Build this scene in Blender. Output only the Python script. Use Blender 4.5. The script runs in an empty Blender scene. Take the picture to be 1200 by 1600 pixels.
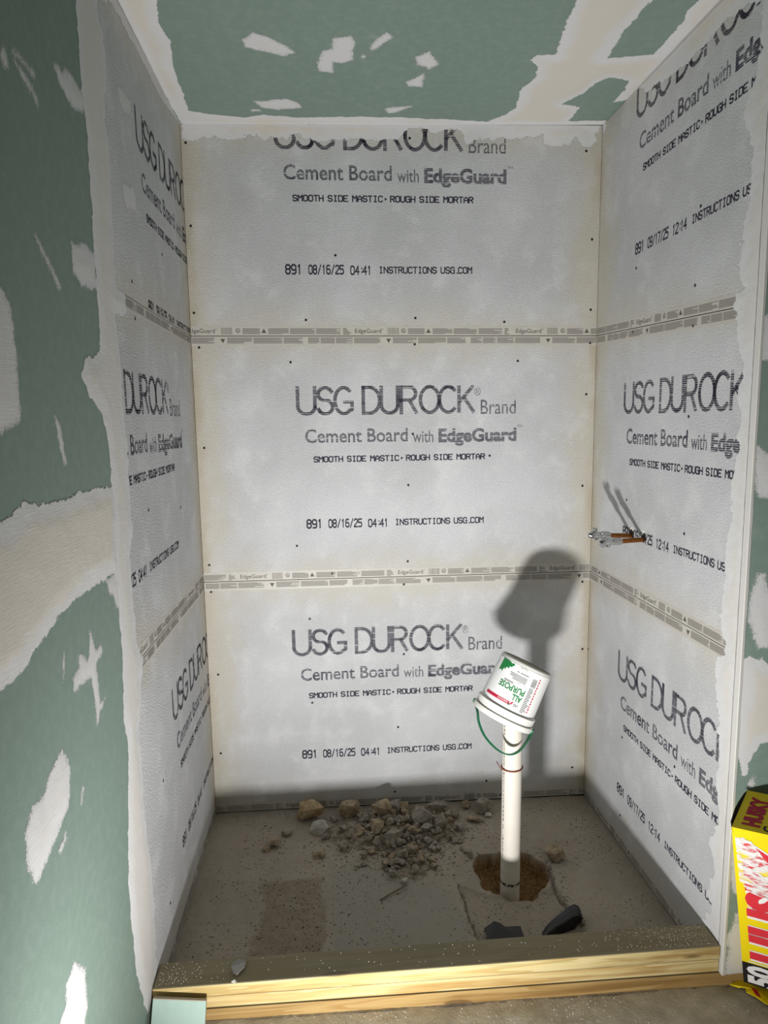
import bpy, bmesh, math, random
import numpy as np
from mathutils import Vector, Matrix
random.seed(7); RNG = np.random.default_rng(7)
S = bpy.context.scene; COL = S.collection

# ------------------------------------------------------------------ camera
FPX = 1043.7
CAM = np.array([0.5069, -2.54716, 1.53861])
def rodr(rv):
    rv = np.array(rv); t = np.linalg.norm(rv); k = rv / t
    K = np.array([[0, -k[2], k[1]], [k[2], 0, -k[0]], [-k[1], k[0], 0]])
    return np.eye(3) + math.sin(t) * K + (1 - math.cos(t)) * K @ K
MC = rodr([0.13559806, -0.07534887, -0.01980109]) @ np.array([[1, 0, 0], [0, 0, -1], [0, 1, 0]], float)
cd = bpy.data.cameras.new('camera'); cam = bpy.data.objects.new('camera', cd); COL.objects.link(cam)
cd.sensor_fit = 'VERTICAL'; cd.sensor_height = 24; cd.sensor_width = 18; cd.lens = 24 * FPX / 1600
cd.clip_start = 0.02
m4 = Matrix.Identity(4)
for i in range(3):
    m4[i][0] = MC[0][i]; m4[i][1] = -MC[1][i]; m4[i][2] = -MC[2][i]; m4[i][3] = CAM[i]
cam.matrix_world = m4
S.camera = cam

# ------------------------------------------------------------------ light and exposure
S.view_settings.view_transform = 'Standard'; S.view_settings.look = 'None'
S.view_settings.gamma = 1; S.view_settings.use_curve_mapping = False
S.view_settings.exposure = 0.0
wd = bpy.data.worlds.new('world'); S.world = wd; wd.use_nodes = True
wd.node_tree.nodes['Background'].inputs[0].default_value = (0.9, 0.92, 1, 1)
wd.node_tree.nodes['Background'].inputs[1].default_value = 0.02
LAMP_POS = Vector((0.36, -1.98, 0.098)); LAMP_AIM = Vector((0.98, 0.0, 1.55))
LAMP_POWER = 24.0; LAMP_SPREAD = 116
def area(name, loc, aim, sx, sy, power, color, spread=180):
    l = bpy.data.lights.new(name, 'AREA'); l.shape = 'RECTANGLE'; l.size = sx; l.size_y = sy
    l.energy = power; l.color = color; l.spread = math.radians(spread)
    o = bpy.data.objects.new(name, l); COL.objects.link(o); o.location = loc
    o.rotation_euler = (Vector(aim) - Vector(loc)).to_track_quat('-Z', 'Y').to_euler()
    return o
area('work_light', LAMP_POS, LAMP_AIM, 0.13, 0.085, LAMP_POWER, (1.0, 0.985, 0.965), LAMP_SPREAD)
area('fill_light', (1.6, -3.2, 2.5), (1.6, -3.2, 0), 0.9, 0.5, 4.5, (1.0, 0.94, 0.86))  # added dim overhead fill for the upper walls; no lamp is known there

# ------------------------------------------------------------------ planes of the place (metres; +Y into the alcove)
W = 1.524; HW = 12.7e-3
def s2l(c):
    c = c / 255.0
    return c / 12.92 if c <= 0.04045 else ((c + 0.055) / 1.055) ** 2.4
def rgb(r, g, b): return (s2l(r), s2l(g), s2l(b), 1)
PL = {'left': ((1, 0, 0), 0.0), 'back': ((-0.0084 / W, 1, 0), 0.0), 'right': ((1, 0.023725, 0), W),
      'floor': ((0.0119, 0, 1), -0.0193), 'ceil': ((-0.0154, 0.013, 1), 2.579), 'front': ((0, 1, 0), -0.962)}
def onp(px, n, d):
    r = MC.T @ np.array([(px[0] - 600) / FPX, (px[1] - 800) / FPX, 1.0]); n = np.array(n, float)
    return CAM + r * ((d - n @ CAM) / (n @ r))
def at(px, plane): return onp(px, *PL[plane])
def at_y(px, y): return onp(px, (0, 1, 0), y)
def floor_z(x, y=0): return -0.0193 - 0.0119 * x
def ceil_z(x, y): return 2.579 + 0.0154 * x - 0.013 * y
# wall frames: (u, v) -> point ; u runs as the printed text reads ; normal into the alcove
def P_back(u, v): return (u, 0.0084 * u / W, v)
def P_left(u, v): return (0.0, u, v)                      # u = y
def P_right(u, v): return (W + 0.023725 * u, -u + 0.0084, v)   # u = distance from the back corner
def P_front(u, v): return (u, -0.962, v)
def P_ceil(u, v): return (u, v, ceil_z(u, v))
FR = {'back': (P_back, Vector((0.0055, -1, 0)).normalized(), lambda p: (p[0], p[2])),
      'left': (P_left, Vector((1, 0, 0)), lambda p: (p[1], p[2])),
      'right': (P_right, Vector((-1, -0.0237, 0)).normalized(), lambda p: (0.0084 - p[1], p[2])),
      'front': (P_front, Vector((0, -1, 0)), lambda p: (p[0], p[2])),
      'ceil': (P_ceil, Vector((0.0154, -0.013, -1)).normalized(), lambda p: (p[0], p[1]))}
def uv_px(px, plane): return FR[plane][2](at(px, plane))

# ------------------------------------------------------------------ material helpers
class NT:
    def __init__(s, name):
        s.m = bpy.data.materials.new(name); s.m.use_nodes = True; s.t = s.m.node_tree
        s.b = s.t.nodes['Principled BSDF']; s.out = s.t.nodes['Material Output']
    def n(s, typ, **kw):
        nd = s.t.nodes.new(typ)
        for k, v in kw.items(): setattr(nd, k, v)
        return nd
    def l(s, a, b): s.t.links.new(a, b)
    def setin(s, sock, v):
        if hasattr(v, 'is_linked'): s.l(v, sock)
        else: sock.default_value = v
    def math(s, op, a, b=0.0, clamp=False):
        nd = s.n('ShaderNodeMath', operation=op); nd.use_clamp = clamp
        s.setin(nd.inputs[0], a); s.setin(nd.inputs[1], b); return nd.outputs[0]
    def mix(s, f, a, b, blend='MIX'):
        nd = s.n('ShaderNodeMix', data_type='RGBA', blend_type=blend)
        s.setin(nd.inputs['Factor'], f)
        s.setin(nd.inputs[6], a); s.setin(nd.inputs[7], b); return nd.outputs[2]
    def ss(s, x, a, b, lo=0.0, hi=1.0):
        nd = s.n('ShaderNodeMapRange', interpolation_type='SMOOTHSTEP'); s.setin(nd.inputs[0], x)
        nd.inputs[1].default_value = a; nd.inputs[2].default_value = b
        nd.inputs[3].default_value = lo; nd.inputs[4].default_value = hi; return nd.outputs[0]
    def noise(s, vec, scale, detail=4, rough=0.55, dist=0.0):
        nd = s.n('ShaderNodeTexNoise'); s.l(vec, nd.inputs['Vector'])
        nd.inputs['Scale'].default_value = scale; nd.inputs['Detail'].default_value = detail
        nd.inputs['Roughness'].default_value = rough; nd.inputs['Distortion'].default_value = dist
        return nd.outputs[0]
    def voro(s, vec, scale, feature='F1'):
        nd = s.n('ShaderNodeTexVoronoi', feature=feature); s.l(vec, nd.inputs['Vector']); nd.inputs['Scale'].default_value = scale
        return nd.outputs['Distance']
    def map(s, vec, scale):
        nd = s.n('ShaderNodeMapping'); s.l(vec, nd.inputs[0]); nd.inputs['Scale'].default_value = scale; return nd.outputs[0]
    def uv(s, name): return s.n('ShaderNodeUVMap', uv_map=name).outputs[0]
    def obj(s): return s.n('ShaderNodeTexCoord').outputs['Object']
    def geo(s): return s.n('ShaderNodeNewGeometry').outputs['Position']
    def attr(s, name): return s.n('ShaderNodeAttribute', attribute_name=name).outputs['Fac']
    def bump(s, h, dist=0.001, strength=1.0):
        nd = s.n('ShaderNodeBump'); nd.inputs['Strength'].default_value = strength; nd.inputs['Distance'].default_value = dist
        s.l(h, nd.inputs['Height']); s.l(nd.outputs[0], s.b.inputs['Normal']); return nd
    def base(s, c): s.setin(s.b.inputs['Base Color'], c)
    def rough(s, r): s.setin(s.b.inputs['Roughness'], r)
    def spec(s, r): s.b.inputs['Specular IOR Level'].default_value = r
    def alpha(s, a): s.setin(s.b.inputs['Alpha'], a)
M = {}
def plain(name, c, rough=0.6, metal=0.0, nscale=0, namp=0.12, spec=0.4):
    t = NT(name); t.rough(rough); t.b.inputs['Metallic'].default_value = metal; t.spec(spec)
    if nscale:
        f = t.noise(t.obj(), nscale, 5)
        t.base(t.mix(f, tuple(x * (1 - namp * 1.6) for x in c[:3]) + (1,), tuple(min(1, x * (1 + namp)) for x in c[:3]) + (1,)))
    else: t.base(c)
    M[name] = t.m; return t

def mat_cement():
    t = NT('cement_board_face'); A = t.uv('UVMap'); B = t.uv('UVEdge')
    sa = t.n('ShaderNodeSeparateXYZ'); t.l(A, sa.inputs[0]); sb = t.n('ShaderNodeSeparateXYZ'); t.l(B, sb.inputs[0])
    dside = t.math('MINIMUM', sa.outputs[0], sb.outputs[0]); dtb = t.math('MINIMUM', sa.outputs[1], sb.outputs[1])
    G = t.geo()
    n1 = t.noise(G, 2.2, 5, 0.6); n2 = t.noise(G, 9, 5, 0.6); n3 = t.noise(G, 260, 3, 0.6); n4 = t.noise(G, 900, 2)
    col = t.mix(t.ss(n1, 0.35, 0.68), rgb(188, 189, 191), rgb(203, 204, 207))
    col = t.mix(t.math('MULTIPLY', t.ss(n2, 0.5, 0.72), 0.5), col, rgb(217, 218, 219))
    wob = t.math('MULTIPLY', t.math('SUBTRACT', n2, 0.5), 0.16)
    wob2 = t.math('MULTIPLY', t.math('SUBTRACT', n1, 0.5), 0.22)
    e1 = t.ss(t.math('ADD', t.math('ADD', dside, wob), wob2), 0.005, 0.19, 1, 0)
    e2 = t.ss(t.math('ADD', t.math('ADD', dtb, wob), wob2), 0.02, 0.15, 1, 0)
    e = t.math('MAXIMUM', e1, t.math('MULTIPLY', e2, 0.7))
    col = t.mix(t.math('MULTIPLY', e, 0.6), col, rgb(198, 190, 170))
    e3 = t.ss(t.math('ADD', dside, t.math('MULTIPLY', wob, 0.35)), 0.004, 0.045, 1, 0)
    col = t.mix(t.math('MULTIPLY', t.math('MULTIPLY', e3, t.ss(n1, 0.38, 0.6)), 0.5), col, rgb(172, 157, 126))
    # fibreglass mesh showing through: fine woven lines
    wv = []
    for dr in ('X', 'Y'):
        w = t.n('ShaderNodeTexWave', wave_type='BANDS', bands_direction=dr); t.l(A, w.inputs[0]); w.inputs['Scale'].default_value = 62
        w.inputs['Distortion'].default_value = 0.6; wv.append(w.outputs[1])
    weave = t.math('MAXIMUM', t.ss(wv[0], 0.7, 1), t.ss(wv[1], 0.75, 1))
    weave = t.math('MULTIPLY', weave, t.ss(n2, 0.45, 0.7))
    col = t.mix(t.math('MULTIPLY', weave, 0.22), col, rgb(226, 225, 220))
    nst = t.noise(t.map(A, (0.8, 1.25, 1)), 150, 3, 0.6)
    col = t.mix(t.ss(nst, 0.35, 0.65, 0.0, 0.22), col, t.mix(0.55, col, rgb(134, 134, 134)))
    sp = t.ss(n3, 0.62, 0.78); col = t.mix(t.math('MULTIPLY', sp, 0.3), col, rgb(150, 149, 148))
    t.base(col); t.rough(0.72); t.spec(0.35)
    h = t.math('ADD', t.math('MULTIPLY', nst, 1.3), t.math('MULTIPLY', n3, 0.35))
    h = t.math('ADD', h, t.math('MULTIPLY', weave, 0.15)); t.bump(h, 0.0024, 0.6); M['cement'] = t.m
def mat_ink():
    t = NT('printed_ink'); A = t.uv('UVMap'); sa = t.n('ShaderNodeSeparateXYZ'); t.l(A, sa.inputs[0])
    G = t.geo(); n = t.noise(G, 14, 3); n2 = t.noise(G, 420, 2)
    per = 0.0060
    f = t.math('FRACT', t.math('DIVIDE', sa.outputs[1], per))
    gap = t.math('MULTIPLY', t.ss(f, 0.50, 0.66), t.ss(n, 0.30, 0.46, 0.25, 1))
    f2 = t.math('FRACT', t.math('ADD', t.math('DIVIDE', sa.outputs[1], 0.023), t.math('MULTIPLY', t.noise(t.map(A, (3, 0, 0)), 1.0, 1), 0.6)))
    gap = t.math('MAXIMUM', gap, t.math('MULTIPLY', t.ss(f2, 0.80, 0.86), t.ss(n, 0.42, 0.55)))
    a = t.math('MULTIPLY', t.math('SUBTRACT', 1.0, t.math('MULTIPLY', gap, 0.8)), t.ss(n2, 0.28, 0.42, 0.55, 0.94))
    t.base(rgb(62, 59, 74)); t.rough(0.8); t.spec(0.2); t.alpha(a); M['ink'] = t.m
    t = NT('printed_ink_dots'); G = t.geo(); t.base(rgb(60, 57, 72)); t.rough(0.8); t.spec(0.2); t.alpha(t.ss(t.noise(G, 420, 2), 0.30, 0.42, 0.5, 0.95)); M['ink_dots'] = t.m
def mat_drywall():
    t = NT('green_drywall'); G = t.geo()
    n1 = t.noise(G, 1.6, 4); n2 = t.noise(G, 40, 4, 0.6); n3 = t.noise(G, 350, 3)
    c = t.mix(n1, rgb(119, 138, 128), rgb(130, 149, 139)); c = t.mix(t.math('MULTIPLY', t.ss(n2, 0.4, 0.7), 0.35), c, rgb(141, 159, 150))
    c = t.mix(t.math('MULTIPLY', t.ss(t.noise(t.map(G, (1, 5, 1)), 7, 5, 0.65), 0.62, 0.8), 0.16), c, rgb(200, 205, 200))
    t.base(c); t.rough(0.62); t.spec(0.3); t.bump(t.math('ADD', n3, t.math('MULTIPLY', n2, 0.6)), 0.0006, 0.4); M['green'] = t.m
def mat_mud(name, amp, thick, fine=90.0, streak=(1, 1, 1), cream_amt=0.9):
    t = NT(name); A = t.uv('UVMap'); G = t.geo(); sd = t.attr('sd')
    vec = t.map(A, streak)
    n = t.noise(vec, fine, 6, 0.68); nb = t.noise(vec, fine * 0.22, 4)
    hi = t.noise(vec, fine * 3.2, 3, 0.6)
    d = t.math('ADD', sd, t.math('MULTIPLY', t.math('SUBTRACT', t.math('ADD', t.math('MULTIPLY', n, 0.65), t.math('MULTIPLY', nb, 0.35)), 0.5), amp))
    d = t.math('ADD', d, t.math('MULTIPLY', t.math('SUBTRACT', hi, 0.5), amp * (0.35 if thick else 0.8)))
    a = t.ss(d, -0.0012, 0.0022)
    if not thick:
        a = t.math('MULTIPLY', a, t.ss(t.math('ADD', t.math('MULTIPLY', n, 0.06), sd), 0.02, 0.045, 0.68, 0.96))
    n3 = t.noise(G, 5, 4); n4 = t.noise(G, 130, 4)
    cream = t.math('MULTIPLY', t.ss(t.math('ADD', sd, t.math('MULTIPLY', t.math('SUBTRACT', n3, 0.5), 0.09)), 0.012, 0.05), cream_amt)
    c = t.mix(cream, rgb(215, 215, 216), rgb(213, 207, 197))
    c = t.mix(t.math('MULTIPLY', t.ss(n4, 0.55, 0.8), 0.25), c, rgb(190, 188, 184))
    t.base(c); t.rough(0.7); t.spec(0.3); t.alpha(a)
    st = t.noise(t.map(A, (1.2, 14, 1)), 22, 4, 0.6)
    t.bump(t.math('ADD', t.math('MULTIPLY', st, 1.0), t.math('MULTIPLY', n4, 0.5)), 0.0012, 0.35); M[name] = t.m
def mat_concrete():
    t = NT('dusty_concrete'); G = t.geo()
    soil = t.attr('soil'); dirt = t.attr('dirt'); smooth = t.attr('smooth'); wet_lit = t.attr('outside')
    n1 = t.noise(G, 3, 5, 0.6); n2 = t.noise(G, 22, 6, 0.65); n3 = t.noise(G, 120, 4, 0.65); n4 = t.noise(G, 420, 3)
    c = t.mix(t.ss(n1, 0.3, 0.7), rgb(150, 140, 126), rgb(166, 155, 140))
    c = t.mix(t.math('MULTIPLY', t.ss(n2, 0.45, 0.72), 0.4), c, rgb(174, 166, 153))
    c = t.mix(t.math('MULTIPLY', smooth, 0.75), c, rgb(150, 146, 136))
    dm = t.math('MULTIPLY', dirt, t.ss(n2, 0.3, 0.6, 0.45, 1))
    c = t.mix(t.math('MULTIPLY', dm, 0.85), c, rgb(132, 119, 101))
    sp = t.math('MULTIPLY', t.ss(n3, 0.58, 0.66), t.ss(t.math('ADD', t.noise(G, 6, 3), t.math('MULTIPLY', dirt, 0.3)), 0.42, 0.6))
    c = t.mix(t.math('MULTIPLY', sp, 0.75), c, rgb(74, 62, 52))
    co = t.mix(t.ss(n2, 0.35, 0.65), rgb(174, 168, 156), rgb(196, 190, 178))
    wsp = t.math('MULTIPLY', t.ss(t.noise(t.map(G, (1, 1.8, 1)), 34, 6, 0.7, 0.6), 0.58, 0.66), t.ss(t.noise(G, 5, 3), 0.45, 0.62))
    co = t.mix(t.math('MULTIPLY', wsp, 0.75), co, rgb(226, 224, 218))
    c = t.mix(wet_lit, c, co)  # floor before the curb is coloured lighter for lamp light missing there
    so = t.mix(t.ss(n3, 0.35, 0.65), rgb(104, 78, 46), rgb(146, 114, 70)); so = t.mix(t.ss(n2, 0.55, 0.7), so, rgb(92, 66, 40))
    c = t.mix(soil, c, so); c = t.mix(t.math('MULTIPLY', t.attr('crack'), 0.5), c, rgb(60, 53, 45))
    t.base(c); t.rough(t.mix(wet_lit, (0.85,) * 3 + (1,), t.mix(t.ss(n1, 0.45, 0.6), (0.32,) * 3 + (1,), (0.6,) * 3 + (1,)))); t.spec(0.35)
    t.bump(t.math('ADD', t.math('MULTIPLY', n3, 1.0), t.math('MULTIPLY', n4, 0.4)), 0.003, 0.5); M['concrete'] = t.m
def mat_wood(name, c1, c2, c3, green=0.0):
    t = NT(name); O = t.geo()
    v = t.map(O, (1.1, 26, 26)); n = t.noise(v, 1.6, 5, 0.6, 0.5)
    w = t.math('FRACT', t.math('MULTIPLY', t.noise(t.map(O, (0.9, 9, 14)), 1.3, 3, 0.5, 0.3), 7.0))
    c = t.mix(t.ss(w, 0.25, 0.9), c1, c2); c = t.mix(t.math('MULTIPLY', t.ss(n, 0.5, 0.68), 0.85), c, c3)
    if green: c = t.mix(t.math('MULTIPLY', t.ss(t.noise(t.map(O, (2, 30, 40)), 1.5, 3), 0.55, 0.65), green), c, rgb(150, 152, 100))
    kn = t.voro(t.map(O, (3.2, 14, 14)), 1.0); c = t.mix(t.ss(kn, 0.10, 0.16, 0.85, 0), c, rgb(104, 78, 46))
    fine = t.noise(t.map(O, (6, 260, 260)), 1.0, 3); c = t.mix(t.math('MULTIPLY', t.ss(fine, 0.5, 0.75), 0.25), c, c3)
    # dusty upper faces, darkened further to paint the curb top's shade
    nz = t.n('ShaderNodeSeparateXYZ'); t.l(t.n('ShaderNodeNewGeometry').outputs['Normal'], nz.inputs[0])
    top = t.math('MULTIPLY', t.ss(nz.outputs[2], 0.6, 0.95), 0.8)
    c = t.mix(top, c, t.mix(n, rgb(104, 96, 80), rgb(134, 125, 106)))
    t.base(c); t.rough(0.6); t.spec(0.3); t.bump(fine, 0.0008, 0.4); M[name] = t.m
def mat_rock(name, a, b):
    t = NT(name); O = t.geo(); n = t.noise(O, 45, 6, 0.65); n2 = t.noise(O, 300, 4, 0.6)
    c = t.mix(t.ss(n, 0.35, 0.66), a, b); c = t.mix(t.math('MULTIPLY', t.ss(n2, 0.6, 0.75), 0.4), c, rgb(96, 84, 70))
    t.base(c); t.rough(0.9); t.spec(0.2); t.bump(t.math('ADD', n, t.math('MULTIPLY', n2, 0.5)), 0.004, 0.7); M[name] = t.m

mat_cement(); mat_ink(); mat_drywall(); mat_concrete()
mat_mud('mud', 0.010, True); mat_mud('mud_strip', 0.018, True, 110.0, (1.4, 0.8, 1), 0.5); mat_mud('mud_dry', 0.034, False, 120.0, (1.6, 0.7, 1), 0.25); mat_mud('mud_rag', 0.030, True, 70.0)
mat_mud('mud_smear', 0.05, False, 150.0, (2.2, 0.5, 1), 0.2)
mat_wood('pine', rgb(206, 188, 138), rgb(190, 162, 106), rgb(160, 124, 68), 0.0)
mat_wood('pine_treated', rgb(204, 188, 138), rgb(184, 160, 104), rgb(150, 118, 64), 0.5)
mat_wood('pine_tan', rgb(172, 144, 94), rgb(156, 124, 74), rgb(124, 92, 48), 0.0)
mat_rock('rock_tan', rgb(140, 124, 102), rgb(178, 160, 134)); mat_rock('rock_grey', rgb(134, 126, 114), rgb(170, 162, 150))
mat_rock('rock_pale', rgb(176, 172, 162), rgb(206, 202, 192)); mat_rock('gravel', rgb(118, 108, 94), rgb(168, 157, 140))
mat_rock('rock_ochre', rgb(150, 126, 88), rgb(190, 172, 140))
plain('dark_gap', rgb(30, 28, 26), 0.9)
plain('tape', rgb(196, 192, 184), 0.45, 0, 30, 0.06)
plain('tape_print', rgb(146, 141, 135), 0.6); plain('tape_ink', rgb(92, 88, 84), 0.6)
plain('screw_black', rgb(26, 25, 25), 0.5)
plain('pvc', rgb(222, 216, 206), 0.35, 0, 18, 0.05); plain('pipe_ink', rgb(60, 60, 64), 0.7); plain('grime', rgb(70, 66, 58), 0.9, 0, 60, 0.3)
plain('red_rubber', rgb(132, 72, 54), 0.7)
plain('bucket_white', rgb(226, 226, 220), 0.38, 0, 14, 0.04); plain('bucket_base', rgb(146, 142, 124), 0.7, 0, 40, 0.12); plain('label_white', rgb(236, 237, 236), 0.4)  # bucket_base: plastic greyed to paint the shade on the upturned base
plain('label_green', rgb(26, 122, 62), 0.5); plain('label_red', rgb(188, 32, 66), 0.5); plain('label_black', rgb(40, 40, 42), 0.5); plain('label_grey', rgb(130, 130, 132), 0.5)
plain('label_dark_green', rgb(24, 84, 50), 0.5)
plain('handle_green', rgb(22, 96, 62), 0.4)
plain('copper', rgb(150, 96, 52), 0.4, 1.0, 90, 0.45); plain('chrome', rgb(200, 200, 200), 0.22, 1.0, 80, 0.1); plain('steel', rgb(190, 190, 188), 0.42, 1.0, 90, 0.1)
plain('black_plastic', rgb(30, 30, 34), 0.42, 0, 40, 0.3)
plain('box_yellow', rgb(250, 222, 10), 0.45, 0, 22, 0.06); plain('box_red', rgb(226, 52, 64), 0.5, 0, 60, 0.08); plain('box_white', rgb(244, 242, 240), 0.5)
plain('box_black', rgb(30, 28, 30), 0.5); plain('box_card', rgb(150, 120, 84), 0.8)
plain('gypsum_core', rgb(178, 168, 150), 0.9, 0, 120, 0.15); plain('crumb_white', rgb(226, 223, 216), 0.9); plain('paint_chip', rgb(150, 148, 142), 0.7, 0, 40, 0.1)
plain('offcut_green', rgb(164, 188, 178), 0.6, 0, 60, 0.05); plain('room_wall', rgb(205, 203, 198), 0.8); plain('lamp_body', rgb(40, 40, 42), 0.5); plain('twig', rgb(120, 104, 84), 0.9); plain('speck', rgb(78, 66, 54), 0.95, 0, 80, 0.3)  # offcut_green: drywall green paled to paint stronger light on the offcut
def mat_worn():
    t = NT('box_worn'); O = t.geo(); n = t.noise(t.map(O, (1, 1, 3)), 40, 6, 0.7); n2 = t.noise(t.map(O, (0.6, 0.6, 6)), 60, 4, 0.7)
    a = t.ss(n, 0.38, 0.58); c = t.mix(t.ss(n2, 0.62, 0.72), rgb(250, 248, 246), rgb(214, 200, 196)); t.base(c); t.alpha(t.math('MULTIPLY', a, 0.93)); M['box_worn'] = t.m
mat_worn()

# ------------------------------------------------------------------ mesh helpers
class MB:
    def __init__(s): s.v = []; s.f = []; s.mi = {}; s.mats = []
    def add(s, vs, fs, mat=None):
        b = len(s.v); n0 = len(s.f); s.v += [tuple(p) for p in vs]; s.f += [tuple(i + b for i in f) for f in fs]
        if mat:
            if mat not in s.mats: s.mats.append(mat)
            for k in range(n0, len(s.f)): s.mi[k] = s.mats.index(mat) + 1
        return s
    def quad(s, a, b, c, d): return s.add([a, b, c, d], [(0, 1, 2, 3)])
    def hexa(s, p): # p: 4 bottom ring then 4 top ring
        return s.add(p, [(3, 2, 1, 0), (4, 5, 6, 7), (0, 1, 5, 4), (1, 2, 6, 5), (2, 3, 7, 6), (3, 0, 4, 7)])
    def box(s, x0, x1, y0, y1, z0, z1):
        return s.hexa([(x0, y0, z0), (x1, y0, z0), (x1, y1, z0), (x0, y1, z0), (x0, y0, z1), (x1, y0, z1), (x1, y1, z1), (x0, y1, z1)])
    def tube(s, pts, r, n=14, cap=True, rs=None):
        pts = [Vector(p) for p in pts]; rings = []; up = None
        for i, p in enumerate(pts):
            d = (pts[min(i + 1, len(pts) - 1)] - pts[max(i - 1, 0)]).normalized()
            if up is None: up = Vector((0, 0, 1)) if abs(d.z) < 0.9 else Vector((0, 1, 0))
            a = d.cross(up)
            if a.length < 1e-5: a = d.cross(Vector((1, 0, 0)))
            a.normalize(); b = a.cross(d).normalized(); up = b
            rr = rs[i] if rs else r
            rings.append([p + (a * math.cos(2 * math.pi * k / n) + b * math.sin(2 * math.pi * k / n)) * rr for k in range(n)])
        vs = [q for R_ in rings for q in R_]; fs = []
        for i in range(len(rings) - 1):
            for k in range(n):
                fs.append((i * n + k, i * n + (k + 1) % n, (i + 1) * n + (k + 1) % n, (i + 1) * n + k))
        if cap: fs += [tuple(range(n - 1, -1, -1)), tuple((len(rings) - 1) * n + k for k in range(n))]
        return s.add(vs, fs)
    def lathe(s, prof, n=48, mat=None, closed=False):
        vs = []; fs = []
        for r, z in prof:
            for k in range(n):
                a = 2 * math.pi * k / n; p = Vector((r * math.cos(a), r * math.sin(a), z)); vs.append(mat @ p if mat else p)
        for i in range(len(prof) - 1):
            for k in range(n): fs.append((i * n + k, i * n + (k + 1) % n, (i + 1) * n + (k + 1) % n, (i + 1) * n + k))
        if closed: fs += [tuple(range(n - 1, -1, -1)), tuple((len(prof) - 1) * n + k for k in range(n))]
        return s.add(vs, fs)
    def build(s, name, mat, parent=None, smooth=False, bevel=0, autosmooth=None):
        me = bpy.data.meshes.new(name); me.from_pydata(s.v, [], s.f); me.update()
        if smooth:
            me.polygons.foreach_set('use_smooth', [True] * len(me.polygons))
        o = bpy.data.objects.new(name, me); COL.objects.link(o); me.materials.append(M[mat])
        for x in s.mats: me.materials.append(M[x])
        for k, q in s.mi.items(): me.polygons[k].material_index = q
        if autosmooth:
            bm = bmesh.new(); bm.from_mesh(me)
            for e in bm.edges:
                if len(e.link_faces) == 2 and e.calc_face_angle(0) > math.radians(autosmooth): e.smooth = False
            bm.to_mesh(me); bm.free()
        if bevel:
            md = o.modifiers.new('bevel', 'BEVEL'); md.width = bevel; md.segments = 2; md.limit_method = 'ANGLE'
        if parent: par(o, parent)
        return o
def par(o, p):
    o.parent = p
    if p.type == 'EMPTY' or p.location.length > 0: o.matrix_parent_inverse = Matrix.Translation(p.location).inverted()
def thing(name, loc, label, cat, group=None):
    o = bpy.data.objects.new(name, None); COL.objects.link(o); o.location = loc; o.empty_display_size = 0.05
    return tag(o, label, cat, group)
def tag(o, label=None, cat=None, group=None, kind=None):
    if label: o['label'] = label
    if cat: o['category'] = cat
    if group: o['group'] = group
    if kind: o['kind'] = kind
    return o
def set_uv(me, name, fn):
    uvl = me.uv_layers.new(name=name); co = np.empty(len(me.vertices) * 3); me.vertices.foreach_get('co', co); co = co.reshape(-1, 3)
    li = np.empty(len(me.loops), int); me.loops.foreach_get('vertex_index', li)
    uvl.data.foreach_set('uv', fn(co)[li].astype(np.float32).ravel())

# ------------------------------------------------------------------ noise in numpy
def vnoise(x, y, seed=0):
    def h(i, j):
        n = (i.astype(np.int64) * 374761393 + j.astype(np.int64) * 668265263 + seed * 974711) & 0x7fffffff
        n = ((n ^ (n >> 13)) * 1274126177) & 0x7fffffff
        return ((n ^ (n >> 16)) & 0xffff) / 65535.0
    i = np.floor(x); j = np.floor(y); fx = x - i; fy = y - j; fx = fx * fx * (3 - 2 * fx); fy = fy * fy * (3 - 2 * fy)
    a = h(i, j); b = h(i + 1, j); c = h(i, j + 1); d = h(i + 1, j + 1)
    return (a * (1 - fx) + b * fx) * (1 - fy) + (c * (1 - fx) + d * fx) * fy
def fbm(x, y, seed=0, o=4):
    r = 0; a = 0.5
    for k in range(o): r = r + a * vnoise(x * 2 ** k, y * 2 ** k, seed + k); a *= 0.5
    return r
def sdist(px, py, poly):
    poly = np.array(poly); n = len(poly); d = np.full(px.shape, 1e9); ins = np.zeros(px.shape, bool)
    for i in range(n):
        a = poly[i]; b = poly[(i + 1) % n]; e = b - a; wx = px - a[0]; wy = py - a[1]
        t = np.clip((wx * e[0] + wy * e[1]) / (e @ e + 1e-12), 0, 1)
        d = np.minimum(d, np.hypot(wx - e[0] * t, wy - e[1] * t))
        c = ((a[1] > py) != (b[1] > py)); 
        with np.errstate(divide='ignore', invalid='ignore'):
            xi = (b[0] - a[0]) * (py - a[1]) / (b[1] - a[1]) + a[0]
        ins ^= c & (px < xi)
    return np.where(ins, d, -d)

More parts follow.
